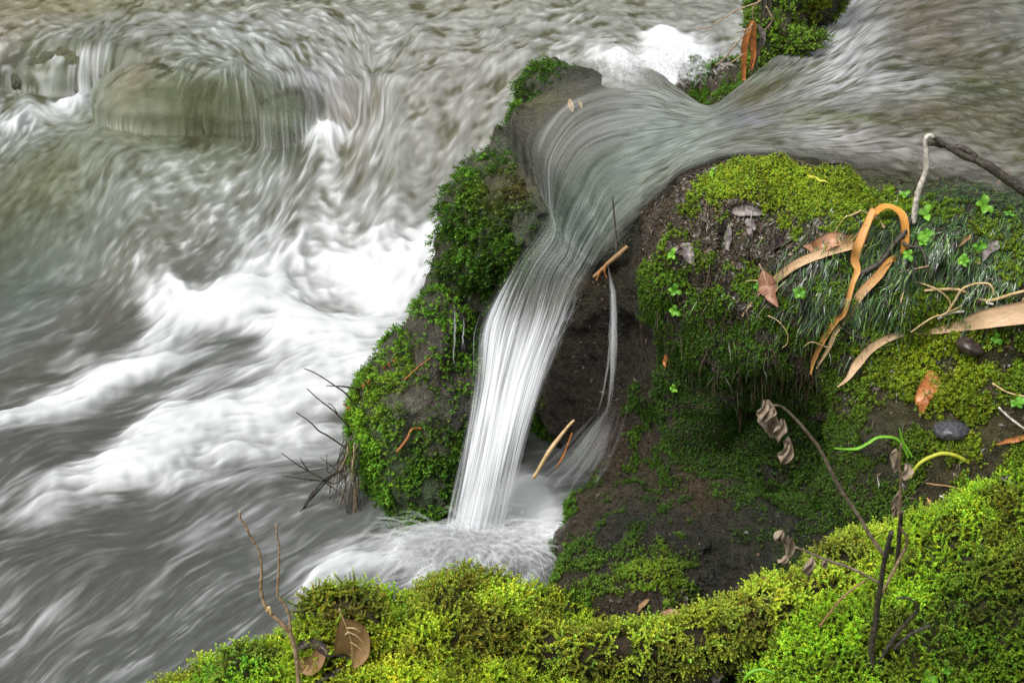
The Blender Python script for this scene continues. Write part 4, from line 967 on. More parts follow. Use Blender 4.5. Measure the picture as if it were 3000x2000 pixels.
def tube(path, rad, k=6, n=None, wob=0.0):
    path = np.asarray(path, float); rad = np.asarray(rad, float)
    n = n or max(8, 5*len(path)); t = np.linspace(0, len(path)-1-1e-6, n); C = crom(path, t); r = np.interp(t, np.arange(len(rad)), rad)
    if wob: C = C+wob*np.cumsum(RNG.normal(size=C.shape), 0)*np.minimum(1, np.arange(n)/3)[:, None]*.3; r = r*(1+.22*(crom(RNG.random((8, 1)), np.linspace(0, 6.99, n))[:, 0]-.5))
    T_ = nrmz(np.gradient(C, axis=0)); a = nrmz(np.cross(T_, (0.13, .2, .97))); b = np.cross(T_, a)
    ang = np.linspace(0, 2*math.pi, k, endpoint=False)
    V = (C[:, None]+r[:, None, None]*(np.cos(ang)[None, :, None]*a[:, None]+np.sin(ang)[None, :, None]*b[:, None])).reshape(-1, 3)
    i = np.arange(n-1)[:, None]*k+np.arange(k)[None]; j = np.arange(n-1)[:, None]*k+(np.arange(k)[None]+1) % k
    Q = np.stack([i, j, j+k, i+k], -1).reshape(-1, 4)
    V = np.concatenate([V, C[:1], C[-1:]]); c0, c1 = len(V)-2, len(V)-1
    T3 = np.array([(c0, (q+1) % k, q) for q in range(k)]+[(c1, (n-1)*k+q, (n-1)*k+(q+1) % k) for q in range(k)])
    return V, Q, T3
def join(parts):
    Vs = []; Qs = []; Ts = []; o = 0
    for V, Q, T3 in parts:
        Vs.append(V); Qs.append(Q+o); Ts.append(T3+o); o += len(V)
    return np.concatenate(Vs), [np.concatenate(Qs), np.concatenate(Ts)]
def pxm(P): return np.linalg.norm(P)/F           # metres per photo pixel there
def ribbon(path, wid, nrm, n=None, fold=.25, thick=.0004, ripple=.0):
    """a thin leaf blade with real thickness: path (m), half widths (m), normals"""
    path = np.asarray(path, float); n = n or 8*len(path); t = np.linspace(0, len(path)-1-1e-6, n); C = crom(path, t); w_ = np.interp(t, np.arange(len(wid)), wid)
    N = nrmz(crom(np.asarray(nrm, float), t)); T_ = nrmz(np.gradient(C, axis=0)); S = nrmz(np.cross(T_, N)); N = np.cross(S, T_)
    m = 6; xs = np.linspace(-1, 1, m+1); rows_ = []
    rip = ripple*np.sin(np.linspace(0, 9, n)*1.7)[:, None]
    for x in xs:
        rows_.append(C+S*(w_*x)[:, None]+N*((abs(x)*fold)*w_[:, None]+rip*x*w_[:, None]))
    top = np.stack(rows_, 1); bot = top-N[:, None]*thick
    V = np.concatenate([top.reshape(-1, 3), bot.reshape(-1, 3)]); Q = grid_faces(n, m+1); off = n*(m+1)
    e = []
    idx = np.arange(n)*(m+1)
    for i in range(n-1):
        e += [(idx[i], idx[i+1], idx[i+1]+off, idx[i]+off), (idx[i]+m, idx[i]+m+off, idx[i+1]+m+off, idx[i+1]+m)]
    for j in range(m): e += [(j, j+off, j+1+off, j+1), (idx[-1]+j, idx[-1]+j+1, idx[-1]+j+1+off, idx[-1]+j+off)]
    uvw = np.stack([np.tile((xs+1)/2, n), np.repeat(t, m+1), np.zeros(n*(m+1))], -1)
    return V, np.concatenate([Q, Q[:, ::-1]+off, np.array(e)]), np.concatenate([uvw, uvw])
def blade_thing(name, mat, pts, wpx, label, cat, lift=.004, lifts=None, fold=.2, ripple=0, parent=None, group=None, tip=None):
    P = []; N = []
    for i, p in enumerate(pts):
        if len(p) == 3: q = W(*p); nn_ = nrmz(-q/np.linalg.norm(q)*.6+UP*.6)
        else: q, nn_ = hit(p[0], p[1], (lifts[i] if lifts else lift)); nn_ = nrmz(nn_+.7*nrmz(-q)+.0)
        P.append(q); N.append(nn_)
    wd = [w_*.5*pxm(q) for w_, q in zip(wpx, P)]
    V, Q, uvw = ribbon(P, wd, N, fold=fold, ripple=ripple)
    o = mesh_np(name, V, Q, mat, parent=parent, attrs=dict(uvw=uvw), loc=P[0])
    if label: tag(o, label, cat, group)
    return o
def oval(a, b, w, m=6, sh=.85):
    """points and widths of a leaf from pixel a to b, w px wide"""
    t = np.linspace(0, 1, m+1); pts = [(a[0]+(b[0]-a[0])*x, a[1]+(b[1]-a[1])*x) for x in t]
    return pts, [max(w*math.sin(math.pi*x**sh)**.75 if 0 < x < 1 else 1.5, 1.5) for x in t]
def stick(name, mat, pts, rpx, label=None, cat=None, parent=None, group=None, lift=.004, wob=.0008, k=6):
    P = [W(*p) if len(p) == 3 else hit(p[0], p[1], lift)[0] for p in pts]
    rr = [r*pxm(q) for r, q in zip(np.interp(np.linspace(0, 1, len(P)), np.linspace(0, 1, len(rpx)), rpx), P)]
    V, fs = join([tube(P, rr, k, wob=wob)])
    o = mesh_np(name, V, fs, mat, parent=parent, loc=P[0])
    if label: tag(o, label, cat, group)
    return o

def reed_mat():
    m = skin_mat('reed_two_tone', (.46, .27, .13), (.78, .56, .34), .45, trans=.15, stretch=ST); nt = m.node_tree; n = nt.nodes; L = nt.links
    ramps = [x for x in n if x.type == 'VALTORGB']; b = n['Principled BSDF']; no = [x for x in n if x.type == 'TEX_NOISE'][0]
    c2 = n.new('ShaderNodeValToRGB'); c2.color_ramp.elements[0].color = (.52, .20, .03, 1); c2.color_ramp.elements[1].color = (.90, .46, .09, 1); c2.color_ramp.elements[0].position = .36; c2.color_ramp.elements[1].position = .66; L.new(no.outputs['Fac'], c2.inputs[0])
    a = [x for x in n if x.type == 'ATTRIBUTE'][0]; sp = n.new('ShaderNodeSeparateColor'); L.new(a.outputs['Color'], sp.inputs[0])
    up_ = n.new('ShaderNodeMapRange'); up_.inputs[1].default_value = 4.2; up_.inputs[2].default_value = 6.5; L.new(sp.outputs[1], up_.inputs[0])
    dn_ = n.new('ShaderNodeMapRange'); dn_.inputs[1].default_value = 12.5; dn_.inputs[2].default_value = 10; L.new(sp.outputs[1], dn_.inputs[0])
    mu = n.new('ShaderNodeMath'); mu.operation = 'MULTIPLY'; L.new(up_.outputs[0], mu.inputs[0]); L.new(dn_.outputs[0], mu.inputs[1])
    mx = n.new('ShaderNodeMixRGB'); L.new(mu.outputs[0], mx.inputs[0]); L.new(ramps[0].outputs[0], mx.inputs[1]); L.new(c2.outputs[0], mx.inputs[2])
    sn_ = n.new('ShaderNodeTexNoise'); sn_.inputs['Scale'].default_value = 9; sn_.inputs['Detail'].default_value = 8; L.new(a.outputs['Color'], sn_.inputs['Vector'])
    st_ = n.new('ShaderNodeMapRange'); st_.inputs[1].default_value = .60; st_.inputs[2].default_value = .66; L.new(sn_.outputs['Fac'], st_.inputs[0])
    m2 = n.new('ShaderNodeMixRGB'); L.new(st_.outputs[0], m2.inputs[0]); L.new(mx.outputs[0], m2.inputs[1]); m2.inputs[2].default_value = (.16, .09, .045, 1)
    L.new(m2.outputs[0], b.inputs['Base Color']); return m
MT['reed'] = reed_mat()
# the long dry reed leaves
r1 = empty('reed_leaf', hit(2578, 665)[0], 'long orange dry reed leaf folded into a hairpin loop over the bank', 'reed leaf')
blade_thing('leaf_blade', MT['reed'], [(2176, 922), (2234, 855), (2278, 814), (2339, 772), (2419, 743), (2498, 699), (2546, 672), (2580, 660), (2610, 678), (2621, 708), (2607, 748), (2562, 808), (2521, 860), (2482, 924)],
            [4, 11, 23, 25, 26, 21, 18, 24, 27, 23, 18, 26, 26, 12], None, None, lifts=[.004, .008, .010, .012, .015, .025, .035, .04, .04, .035, .03, .02, .014, .008], parent=r1, fold=.15)
blade_thing('leaf_tip', MT['orange'], [(2574, 667), (2536, 690), (2515, 743), (2505, 798), (2492, 842), (2470, 893), (2447, 932), (2416, 980), (2390, 1035), (2377, 1074)],
            [18, 25, 24, 18, 15, 14, 18, 17, 12, 3], None, None, lifts=[.045, .045, .035, .025, .02, .016, .012, .014, .02, .03], parent=r1, fold=.3)
blade_thing('leaf_tip', MT['straw'], [(2479, 916), (2452, 960), (2432, 1005), (2403, 1060)], [10, 14, 12, 3], None, None, lifts=[.01, .012, .018, .02], parent=r1, fold=.3)
blade_thing('reed_leaf', MT['straw'], [(3080, 905), (3000, 915), (2900, 935), (2800, 955), (2720, 962), (2640, 974), (2560, 1005), (2520, 1060), (2492, 1108), (2476, 1135)], [66, 62, 52, 30, 15, 17, 24, 26, 13, 3],
            'broad straw-coloured dry reed leaf reaching in from the right edge, tip bent down', 'reed leaf', lifts=[.03, .03, .025, .015, .012, .012, .016, .016, .018, .02], fold=.2)
# dead leaves
def dead_leaf(mat, a, b, w, label, lift=.006, fold=.35, stem=None, ripple=.15, group=None, name='dead_leaf', sh=.85):
    pts, ws = oval(a, b, w, sh=sh)
    if stem:
        e = empty(name, hit(*a)[0], label, 'leaf', group)
        bl = blade_thing('leaf_blade', mat, pts, ws, None, None, lift=lift, fold=fold, ripple=ripple, parent=e)
        stick('leaf_stalk', MT['twig'], stem, [2.2, 1.4], parent=e, lift=lift+.001, wob=0)
        P = [hit(x, y, lift+.0012)[0] for x, y in pts[:-1]]
        V, fs = join([tube(P, [1.6*pxm(P[0])]*2+[.8*pxm(P[0])]*(len(P)-2), 5)]); mesh_np('midrib', V, fs, MT['straw2'], parent=e)
        return e
    return blade_thing(name, mat, pts, ws, label, 'leaf', lift=lift, fold=fold, ripple=ripple, group=group)
dead_leaf(MT['pink'], (2352, 730), (2510, 686), 46, 'wide pinkish-brown dead leaf lying behind the orange reed leaf', .008)
dead_leaf(MT['orange'], (2470, 722), (2545, 721), 20, 'small orange leaf scrap sticking out right of the pinkish leaf', .008)
dead_leaf(MT['brown'], (2246, 793), (2284, 892), 60, 'oval reddish-brown leaf hanging on the mud, pierced by a thin straw', .016, stem=[(2240, 782), (2246, 793), (2252, 806)])
dead_leaf(MT['rust'], (2736, 1084), (2700, 1214), 50, 'smooth rust-orange oval leaf standing on bright moss at the right', .016, sh=1.0, fold=.2)
dead_leaf(MT['grey'], (2138, 662), (2133, 738), 24, 'slim grey leaf lying upright in the mud patch', .006)
dead_leaf(MT['grey'], (2192, 640), (2206, 694), 26, 'grey curled leaf in the mud right of the slim one', .006)
dead_leaf(MT['grey'], (1998, 716), (2040, 778), 34, 'grey leaf on the left shoulder of the bank above the hollow', .008)
dead_leaf(MT['grey'], (2145, 618), (2235, 626), 34, 'wet silvery leaf flat in the mud at the top of the bank', .006)
dead_leaf(MT['dark'], (2250, 735), (2330, 700), 40, 'blackened wet leaf between mud and pinkish leaf', .005)
dead_leaf(MT['grey'], (2922, 708), (2874, 770), 30, 'dark brown leaf among small green plants at the right', .010)
dead_leaf(MT['tan'], (2838, 690), (2806, 722), 14, 'narrow tan leaf left of the little rosette plant', .010)
yl = hit(1020, 1925)[0][1]-.024
bl_ = empty('dead_leaf', W(1015, 1930, yl), 'large tan leaf with pale veins standing in the foreground moss', 'leaf')
blade_thing('leaf_blade', MT['tan'], [(x, y, yl) for x, y in [(1005, 1812), (1012, 1832), (1022, 1858), (1030, 1885), (1034, 1912), (1030, 1935), (1022, 1950)]], [6, 62, 100, 108, 92, 56, 8], None, None, parent=bl_, fold=.12, ripple=.03)
for pts in ([(994, 1782), (1000, 1800), (1007, 1816), (1020, 1850), (1030, 1885), (1032, 1925)], [(1020, 1850), (1045, 1862), (1066, 1882)], [(1028, 1880), (1050, 1895), (1066, 1912)], [(1014, 1838), (1040, 1840), (1056, 1852)], [(1020, 1850), (1000, 1870), (990, 1890)]):
    stick('vein', MT['straw2'], [(x, y, yl-.0035) for x, y in pts], [2.6, 1.2], parent=bl_, wob=0)
dead_leaf(MT['tan'], (962, 1900), (900, 1972), 50, 'curled tan leaf half buried left of the large foreground leaf', .020, fold=.6)
dead_leaf(MT['dark'], (890, 1906), (1000, 1912), 30, 'black curled leaf edge above the half-buried foreground leaf', .022, fold=.7)
dead_leaf(MT['dark'], (996, 1888), (1062, 1898), 12, 'thin black leaf sliver lying across the large tan leaf', .032)
dead_leaf(MT['dark'], (930, 1990), (1010, 1936), 20, 'black twisted leaf below the large foreground leaf', .022)
dead_leaf(MT['rust'], (1119, 1706), (1117, 1780), 17, 'upright brown bud scale on top of the left moss hummock', .020, fold=.6)
dead_leaf(MT['dark'], (2002, 1722), (1992, 1804), 20, 'dark pointed leaf with tan foot upright behind the mossy log', .010)
dead_leaf(MT['brown'], (1938, 1800), (2010, 1816), 26, 'brown leaf lying flat behind the mossy log', .008)
dead_leaf(MT['tan'], (1902, 1760), (1868, 1800), 16, 'small tan folded leaf left of the dark pointed leaf', .008)
dead_leaf(MT['brown'], (2274, 1692), (2226, 1726), 30, 'brown leaf on wet ground above the right end of the log', .008)
dead_leaf(MT['grey'], (2120, 1935), (2092, 2005), 34, 'greyish leaf hanging under the mossy log at the bottom edge', .012)
dead_leaf(MT['dark'], (2155, 1950), (2200, 2010), 26, 'dark leaf tip under the log, right of the greyish one', .012)
dead_leaf(MT['grey'], (1830, 1985), (1930, 1998), 24, 'dark grey leaf at the bottom edge below the log', .012)
dead_leaf(MT['grey'], (2900, 1392), (2965, 1420), 28, 'shrivelled grey leaf at the end of the yellow arched stalk', .012)
dead_leaf(MT['pink'], (2712, 1475), (2706, 1525), 16, 'small pinkish pointed leaf standing on the right hummock', .016)
dead_leaf(MT['rust'], (3010, 1282), (2918, 1302), 16, 'reddish-brown leaf poking in at the right edge', .010)
dead_leaf(MT['rust'], (1965, 1030), (1955, 1075), 14, 'brown leaf hanging in front of the dark hollow', .012)
dead_leaf(MT['straw2'], (1668, 300), (1682, 338), 18, 'pale yellow leaf stuck on the water film on the boulder', .009, fold=.1)
dead_leaf(MT['straw2'], (1700, 306), (1708, 328), 10, 'small pale yellow leaf scrap beside the yellow leaf on the boulder', .009, fold=.1)
dead_leaf(MT['rust'], (2955, 526), (2918, 554), 14, 'rusty leaf caught under the black branch in the water', .012)
dead_leaf(MT['yel'], (2360, 528), (2428, 545), 9, 'thin yellow blade lying in the moss by the pool', .012)

# branches
br = empty('broken_branch', hit(2672, 640)[0], 'bent broken branch by the pool, one arm bleached white and one black', 'branch')
_h0 = hit(2672, 650)[0]; yb = _h0[1]-.01
stick('white_arm', MT['pale'], [(x, y, yb) for x, y in [(2735, 402), (2722, 396), (2710, 407), (2710, 450), (2711, 494), (2700, 525), (2687, 557), (2678, 603), (2672, 650)]], [7, 8, 8, 8, 8], parent=br)
stick('lower_arm', MT['bark'], [(2673, 640, yb), (2658, 664), (2638, 692), (2609, 729), (2566, 769), (2525, 815)], [8, 9, 9, 8], parent=br, lift=.016)
stick('black_arm', MT['bark'], [(x, y, yb-.03*i/7) for i, (x, y) in enumerate([(2733, 401), (2773, 427), (2824, 453), (2862, 464), (2902, 482), (2948, 513), (2988, 540), (3060, 600)])], [7, 9, 12, 12, 13], parent=br, wob=.0014, k=8)
stick('side_branch', MT['bark'], [(2720, 421, yb), (2758, 427, yb+.01), (2816, 433, yb), (2862, 461, yb-.01)], [6, 8, 10], parent=br)
stick('side_twig', MT['bark'], [(2635, 709), (2672, 735), (2701, 749), (2706, 770), (2712, 798), (2722, 820)], [5, 4, 3], parent=br, lift=.016)
stick('side_twig', MT['twig'], [(2712, 778), (2690, 786), (2655, 787)], [3, 2], parent=br, lift=.016)
stick('twig', MT['twig'], [(2590, 675), (2560, 652), (2518, 628)], [4, 3], 'short grey-brown twig above the orange loop', 'twig', lift=.012)
stick('dry_tendril', MT['straw2'], [(2518, 628), (2490, 642), (2478, 650), (2450, 690)], [3, 2, 1], 'thin curled straw tendril at the end of the short twig', 'stem', lift=.010)
stick('twig', MT['bark'], [(2478, 860), (2460, 905), (2458, 940), (2480, 965), (2530, 985), (2575, 1000)], [4, 4.5, 4, 2.5], 'dark hook-shaped twig below the orange reed leaf', 'twig', lift=.012)
SG = 'dry straw stems on the right bank'
stick('straw_stem', MT['straw2'], [(2706, 846), (2808, 858), (2893, 863), (3000, 854), (3060, 850)], [3.5, 5, 4], 'longest straw stem, running level to the right edge', 'stem', group=SG, lift=.018)
stick('straw_stem', MT['straw2'], [(2638, 867), (2663, 852), (2723, 850), (2765, 880), (2795, 909), (2830, 900)], [2, 3, 2], 'thin straw bending down under the longest stem', 'stem', group=SG, lift=.020)
stick('straw_stem', MT['straw2'], [(2660, 945), (2719, 922), (2787, 888), (2850, 850), (2897, 837), (2923, 854)], [2, 3.5, 2], 'arched straw crossing over the longest stem', 'stem', group=SG, lift=.022)
stick('straw_stem', MT['pale'], [(2748, 922), (2790, 917), (2826, 914)], [4, 4], 'short pale straw piece below the arched straw', 'stem', group=SG, lift=.014)
stick('straw_stem', MT['pale'], [(2882, 885), (2900, 898), (2916, 904)], [4, 3], 'stub of pale straw above the broad reed leaf', 'stem', group=SG, lift=.014)
stick('straw_stem', MT['straw2'], [(3000, 868), (2985, 895), (2976, 905)], [2, 3], 'slanting straw just at the right edge', 'stem', group=SG, lift=.014)
stick('straw_stem', MT['straw2'], [(2240, 820), (2210, 818), (2186, 824)], [1.6, 1.2], 'wispy straw left of the hanging oval leaf', 'stem', group=SG, lift=.02)
stick('straw_stem', MT['straw2'], [(2255, 915), (2290, 932), (2312, 960), (2305, 990), (2290, 1004)], [1.6, 1.6, 1.2], 'fine hooked straw below the hanging oval leaf', 'stem', group=SG, lift=.012)
stick('straw_stem', MT['straw2'], [(2370, 1000), (2380, 985), (2410, 995), (2435, 998)], [1.6, 1.2], 'curled bit of straw between the reed tips', 'stem', group=SG, lift=.02)
stick('straw_stem', MT['straw2'], [(2900, 1130), (2950, 1150), (3010, 1168)], [3, 2], 'straw on the moss at the right, above the pebble', 'stem', group=SG, lift=.012)
stick('straw_stem', MT['pale'], [(2925, 1190), (2960, 1230), (3005, 1262)], [3.5, 3], 'pale curved stem right of the slate pebble', 'stem', group=SG, lift=.014)
stick('straw_stem', MT['tan'], [(2704, 1440), (2750, 1432), (2810, 1445), (2880, 1490)], [2.5, 3, 2], 'brown arched stem on top of the right hummock', 'stem', group=SG, lift=.020)
stick('straw_stem', MT['pale'], [(2746, 1462), (2780, 1492)], [3, 4], 'short pale stem stub on top of the right hummock', 'stem', group=SG, lift=.020)
# pebbles
def pebble(px, py, rx, ry, rz, mat, label, rot=0, cat='pebble', name='pebble', seed=0):
    P, N = hit(px, py, ry*.15); th, ph = np.meshgrid(np.linspace(0, math.pi, 22), np.linspace(0, 2*math.pi, 33))
    d = np.stack([np.sin(th)*np.cos(ph), np.sin(th)*np.sin(ph), np.cos(th)], -1)
    d = d*(1+.25*fbm(d+seed, 1.3, 3, seed)[..., None]); q = d*np.array((rx, ry, rz)); a = R(rot)
    q = np.stack([q[..., 0]*math.cos(a)-q[..., 2]*math.sin(a), q[..., 1], q[..., 0]*math.sin(a)+q[..., 2]*math.cos(a)], -1)
    o = mesh_np(name, (q+P).reshape(-1, 3), grid_faces(33, 22), mat, loc=P); tag(o, label, cat); return o
pebble(2790, 1262, .036, .03, .018, MT['stone'], 'flat dark slate pebble lying on moss below the rust-orange leaf', 6, seed=1)
pebble(2850, 1012, .032, .03, .017, MT['dark'], 'dark brown clod under the broad straw leaf at the right', -5, name='clod', cat='clod', seed=2)
pebble(2864, 770, .0055, .0055, .005, MT['straw2'], 'tiny round tan seed by the little rosette plant', name='seed', cat='seed', seed=3)
# dead herb in the foreground
yh = hit(2557, 1950)[0][1]-.01
hb = empty('dead_herb', W(2557, 1945, yh), 'dead herb stalk with shrivelled leaves standing in the right foreground moss', 'plant')
def hs(mat, pts, r, nm='stem', dy=0): return stick(nm, mat, [(x, y, yh+dy-.0002*(1945-y)*i/len(pts)) for i, (x, y) in enumerate(pts)], r, parent=hb)
hs(MT['bark'], [(2560, 1990), (2553, 1899), (2566, 1822), (2579, 1737), (2596, 1639), (2617, 1554)], [8, 9, 8, 7])
hs(MT['shriv'], [(2592, 1628), (2553, 1571), (2506, 1495), (2464, 1435), (2442, 1388), (2400, 1310), (2345, 1240), (2300, 1195), (2270, 1188)], [5.5, 6, 5.5, 4, 3])
hs(MT['twig'], [(2579, 1745), (2617, 1673), (2655, 1600), (2658, 1570), (2640, 1535), (2642, 1440), (2640, 1350), (2645, 1300)], [5, 4, 4, 3], dy=.02)
hs(MT['bark'], [(2630, 1650), (2636, 1560), (2640, 1500)], [7, 7, 5], dy=.02)
hs(MT['shriv'], [(2582, 1710), (2498, 1665), (2430, 1643), (2379, 1622), (2335, 1605)], [4, 4.5, 3])
hs(MT['tan'], [(2536, 1699), (2500, 1725), (2464, 1758), (2404, 1831)], [3, 3.5, 3])
hs(MT['bark'], [(2572, 1940), (2625, 1856), (2660, 1815), (2689, 1780), (2664, 1752), (2625, 1752)], [6, 5, 3])
hs(MT['bark'], [(2617, 1899), (2668, 1860), (2727, 1833)], [6, 5])
def shriv_leaf(px, py, w_, h_, seed, parent=hb, y=None, mat='shriv'):
    rr = np.random.default_rng(seed); c = W(px, py, y or yh-.01); s = pxm(c); nU, nV = 22, 16
    U, Vv = np.meshgrid(np.linspace(-1, 1, nU), np.linspace(0, 1, nV))
    wd = np.sin(np.clip(Vv*.94+.04, 0, 1)*math.pi)**.7
    f1, f2, p1, p2 = rr.uniform(3, 6), rr.uniform(2, 5), rr.uniform(0, 6), rr.uniform(0, 6)
    x = U*wd*w_*.5*s*(1-.35*np.abs(np.sin(Vv*3+p1)))+.12*w_*s*np.sin(Vv*5+p2); z = -(Vv-.5)*h_*s+.06*h_*s*np.sin(U*f1+p1)
    yy = .30*w_*s*np.sin(U*f1+Vv*f2*2+p1)*wd+.2*w_*s*np.cos(Vv*f2+p2)
    V = np.stack([x, yy, z], -1).reshape(-1, 3)+c; Q = grid_faces(nV, nU)
    return mesh_np('dead_leaf', V, Q, MT[mat], parent=parent)
for i, (x, y, a, b) in enumerate([(2240, 1205, 55, 60), (2262, 1240, 75, 100), (2284, 1265, 45, 80), (2250, 1225, 50, 50), (2302, 1325, 45, 80), (2308, 1300, 30, 50), (2288, 1570, 50, 48), (2312, 1605, 45, 70), (2300, 1640, 45, 36), (2372, 1662, 40, 75), (2418, 1650, 22, 40), (2625, 1350, 40, 80), (2655, 1385, 36, 50), (2630, 1470, 42, 75), (2620, 1500, 26, 40)]): shriv_leaf(x, y, a, b, 100+i)
# two bare twigs at the left front
yt = 1.87
t1 = empty('bare_twig', W(876, 1990, yt), 'forked bare twig rising from the left foreground moss against the water', 'twig')
stick('stem', MT['twig'], [(x, y, yt) for x, y in [(878, 2040), (870, 1928), (853, 1860), (823, 1822), (789, 1792), (772, 1758), (764, 1716), (766, 1669), (759, 1614), (734, 1571), (721, 1541), (704, 1516), (702, 1495)]], [6.5, 7, 6, 5, 4, 4, 3], parent=t1, wob=.0004)
stick('stem', MT['twig'], [(x, y, yt) for x, y in [(853, 1855), (851, 1843), (845, 1792), (823, 1758), (813, 1737), (817, 1673), (819, 1605), (813, 1571), (810, 1535)]], [5, 4.5, 3.5, 2.5], parent=t1, wob=.0004)
stick('bud', MT['straw2'], [(784, 1790, yt-.003), (788, 1778, yt-.003), (794, 1796, yt-.003)], [5, 5], parent=t1)
stick('twig', MT['bark'], [(1098, 1950), (1130, 1940), (1148, 1925), (1150, 1905)], [4, 4, 3], 'short black twig in moss right of the large tan leaf', 'twig', lift=.022)
# twigs hanging out over the rapids from the lower boulder
tw = empty('bramble_twigs', W(1020, 1400, 2.86), 'tangle of thin black bare twigs hanging off the lower boulder over the rapids', 'twigs')
def tws(pts, r=(3, 1.4), y0=2.80, y1=2.74, m='bark'):
    n = len(pts); stick('twig', MT[m], [(x, y, y0+(y1-y0)*i/(n-1)) for i, (x, y) in enumerate(pts)], [q*.95 for q in r], parent=tw, wob=.0006)
tws([(1023, 1250), (979, 1205), (934, 1170), (900, 1138)]); tws([(990, 1215), (975, 1190), (963, 1180)], (2, 1)); tws([(1014, 1312), (960, 1275), (934, 1259), (907, 1232), (867, 1205)], (3, 1.6))
tws([(1032, 1174), (1010, 1150), (987, 1134), (929, 1096), (889, 1080)]); tws([(1050, 1138), (1010, 1132), (956, 1129)]); tws([(1030, 1375), (985, 1415), (947, 1402), (889, 1370), (825, 1325)]); tws([(905, 1380), (885, 1350), (880, 1340)], (2, 1))
tws([(1023, 1361), (980, 1385), (947, 1406), (907, 1464), (867, 1522), (858, 1549)], (4.5, 3.5, 2)); tws([(1018, 1368), (965, 1400), (920, 1450), (885, 1490), (868, 1530)], (3, 2)); tws([(1000, 1380), (940, 1415), (905, 1458), (880, 1500)], (3, 2))
tws([(960, 1408), (890, 1402), (826, 1392)], (2.5, 1)); tws([(947, 1406), (1000, 1450), (1020, 1480)], (2.5, 2)); tws([(1020, 1340), (960, 1370), (905, 1380), (860, 1388)], (2, 1)); tws([(968, 1420), (962, 1470), (940, 1520), (934, 1525)], (2, 1))
tws([(1015, 1400), (940, 1340)], (2, 1)); tws([(1016, 1300), (990, 1350), (960, 1385), (955, 1330)], (2, 1)); tws([(987, 1585), (960, 1600), (934, 1647), (912, 1683), (905, 1720)], (3, 2)); tws([(1000, 1560), (950, 1590), (930, 1590)], (2, 1)); tws([(1000, 1500), (960, 1550), (935, 1580)], (2, 1))
for k in range(46):
    x0 = random.uniform(1004, 1058); y0 = random.uniform(1270, 1480); L_ = random.uniform(60, 210); sl = random.uniform(-.38, .12)
    tws([(x0, y0), (x0+sl*L_*.4+random.uniform(-8, 6), y0+L_*.4), (x0+sl*L_+random.uniform(-10, 6), y0+L_)], (random.uniform(1.0, 1.9), .9), 2.775, 2.74, random.choice(['bark', 'bark', 'twig']))
for k, (x, y) in enumerate([(1064, 1130), (1078, 1118), (1010, 1186), (1022, 1195), (1140, 1068), (1126, 1078), (1155, 1055)]): shriv_leaf(x, y, 12, 13, 300+k, parent=tw, y=2.76, mat='rust')
stick('stem', MT['rust'], [(1165, 1325), (1180, 1290), (1205, 1265), (1235, 1248)], [4, 4, 3], 'reddish-brown stem lying across the lower boulder', 'stem', lift=.014)
stick('stem', MT['rust'], [(1190, 1120), (1230, 1080), (1262, 1050)], [2.5, 2], 'thin red-brown stem high on the lower boulder', 'stem', lift=.010)
# driftwood by the fall
stick('driftwood_stick', MT['straw2'], [(1682, 1230, 2.70), (1655, 1262, 2.70), (1615, 1315, 2.69), (1565, 1398, 2.68)], [3.5, 6, 7, 6], 'pale driftwood stick leaning in the spray right of the waterfall', 'stick')
stick('driftwood_stick', MT['rust'], [(1676, 1268, 2.74), (1655, 1330, 2.73), (1632, 1370, 2.72)], [2.5, 3.5, 2], 'thin brown stick behind the pale driftwood stick', 'stick')
sn = empty('snag', W(1800, 760, 2.84), 'rotten brown branch stub wedged at the brink of the fall', 'branch')
stick('wood', MT['tan'], [(1838, 722, 2.84), (1815, 745, 2.83), (1790, 765, 2.82), (1765, 788, 2.82), (1738, 812, 2.81)], [6, 8, 7, 7, 4], parent=sn, wob=.0015)
stick('rootlet', MT['rust'], [(1775, 775, 2.81), (1772, 800, 2.81), (1778, 815, 2.81)], [3, 2], parent=sn); stick('rootlet', MT['rust'], [(1760, 790, 2.81), (1748, 822, 2.81)], [3, 2], parent=sn)
stick('twig', MT['bark'], [(1806, 745, 2.84), (1802, 680, 2.86), (1792, 576, 2.88)], [3.5, 3, 2.6], 'thin upright dark twig at the brink of the fall', 'twig')
# dead reeds at the far rock
rd = empty('dead_reeds', W(2190, 230, 3.62), 'rust-brown dead reed stalks hanging at the far mossy rock', 'reeds')
for m_, pts, wp in (('rust', [(2206, 60), (2190, 102), (2180, 153), (2178, 236)], [8, 20, 18, 12]), ('rust', [(2212, 66), (2206, 128), (2207, 166), (2200, 205)], [8, 18, 16, 8]), ('bark', [(2246, -5), (2236, 30), (2229, 70)], [10, 10, 4]), ('grey', [(2218, 74), (2232, 100), (2236, 135)], [8, 20, 4]), ('bark', [(2256, 0), (2250, 30), (2240, 52)], [12, 14, 4]), ('bark', [(2232, 110), (2218, 160), (2200, 215)], [10, 16, 8])):
    blade_thing('reed_stalk', MT[m_], [(x, y, 3.64) for x, y in pts], wp, None, None, parent=rd, fold=.6)
for pts in ([(2222, 8), (2163, 28), (2115, 54), (2079, 77), (2042, 82)], [(2205, 70), (2189, 94), (2153, 133), (2128, 166), (2097, 191)], [(2178, 158), (2150, 180), (2116, 200)], [(2230, 0), (2206, 25), (2205, 60)], [(2200, 84), (2180, 90), (2157, 97)], [(2245, 20), (2262, 60), (2240, 90)]):
    stick('stem', MT['twig'], [(x, y, 3.62) for x, y in pts], [3, 2.2, 1.5], parent=rd, wob=.0008)
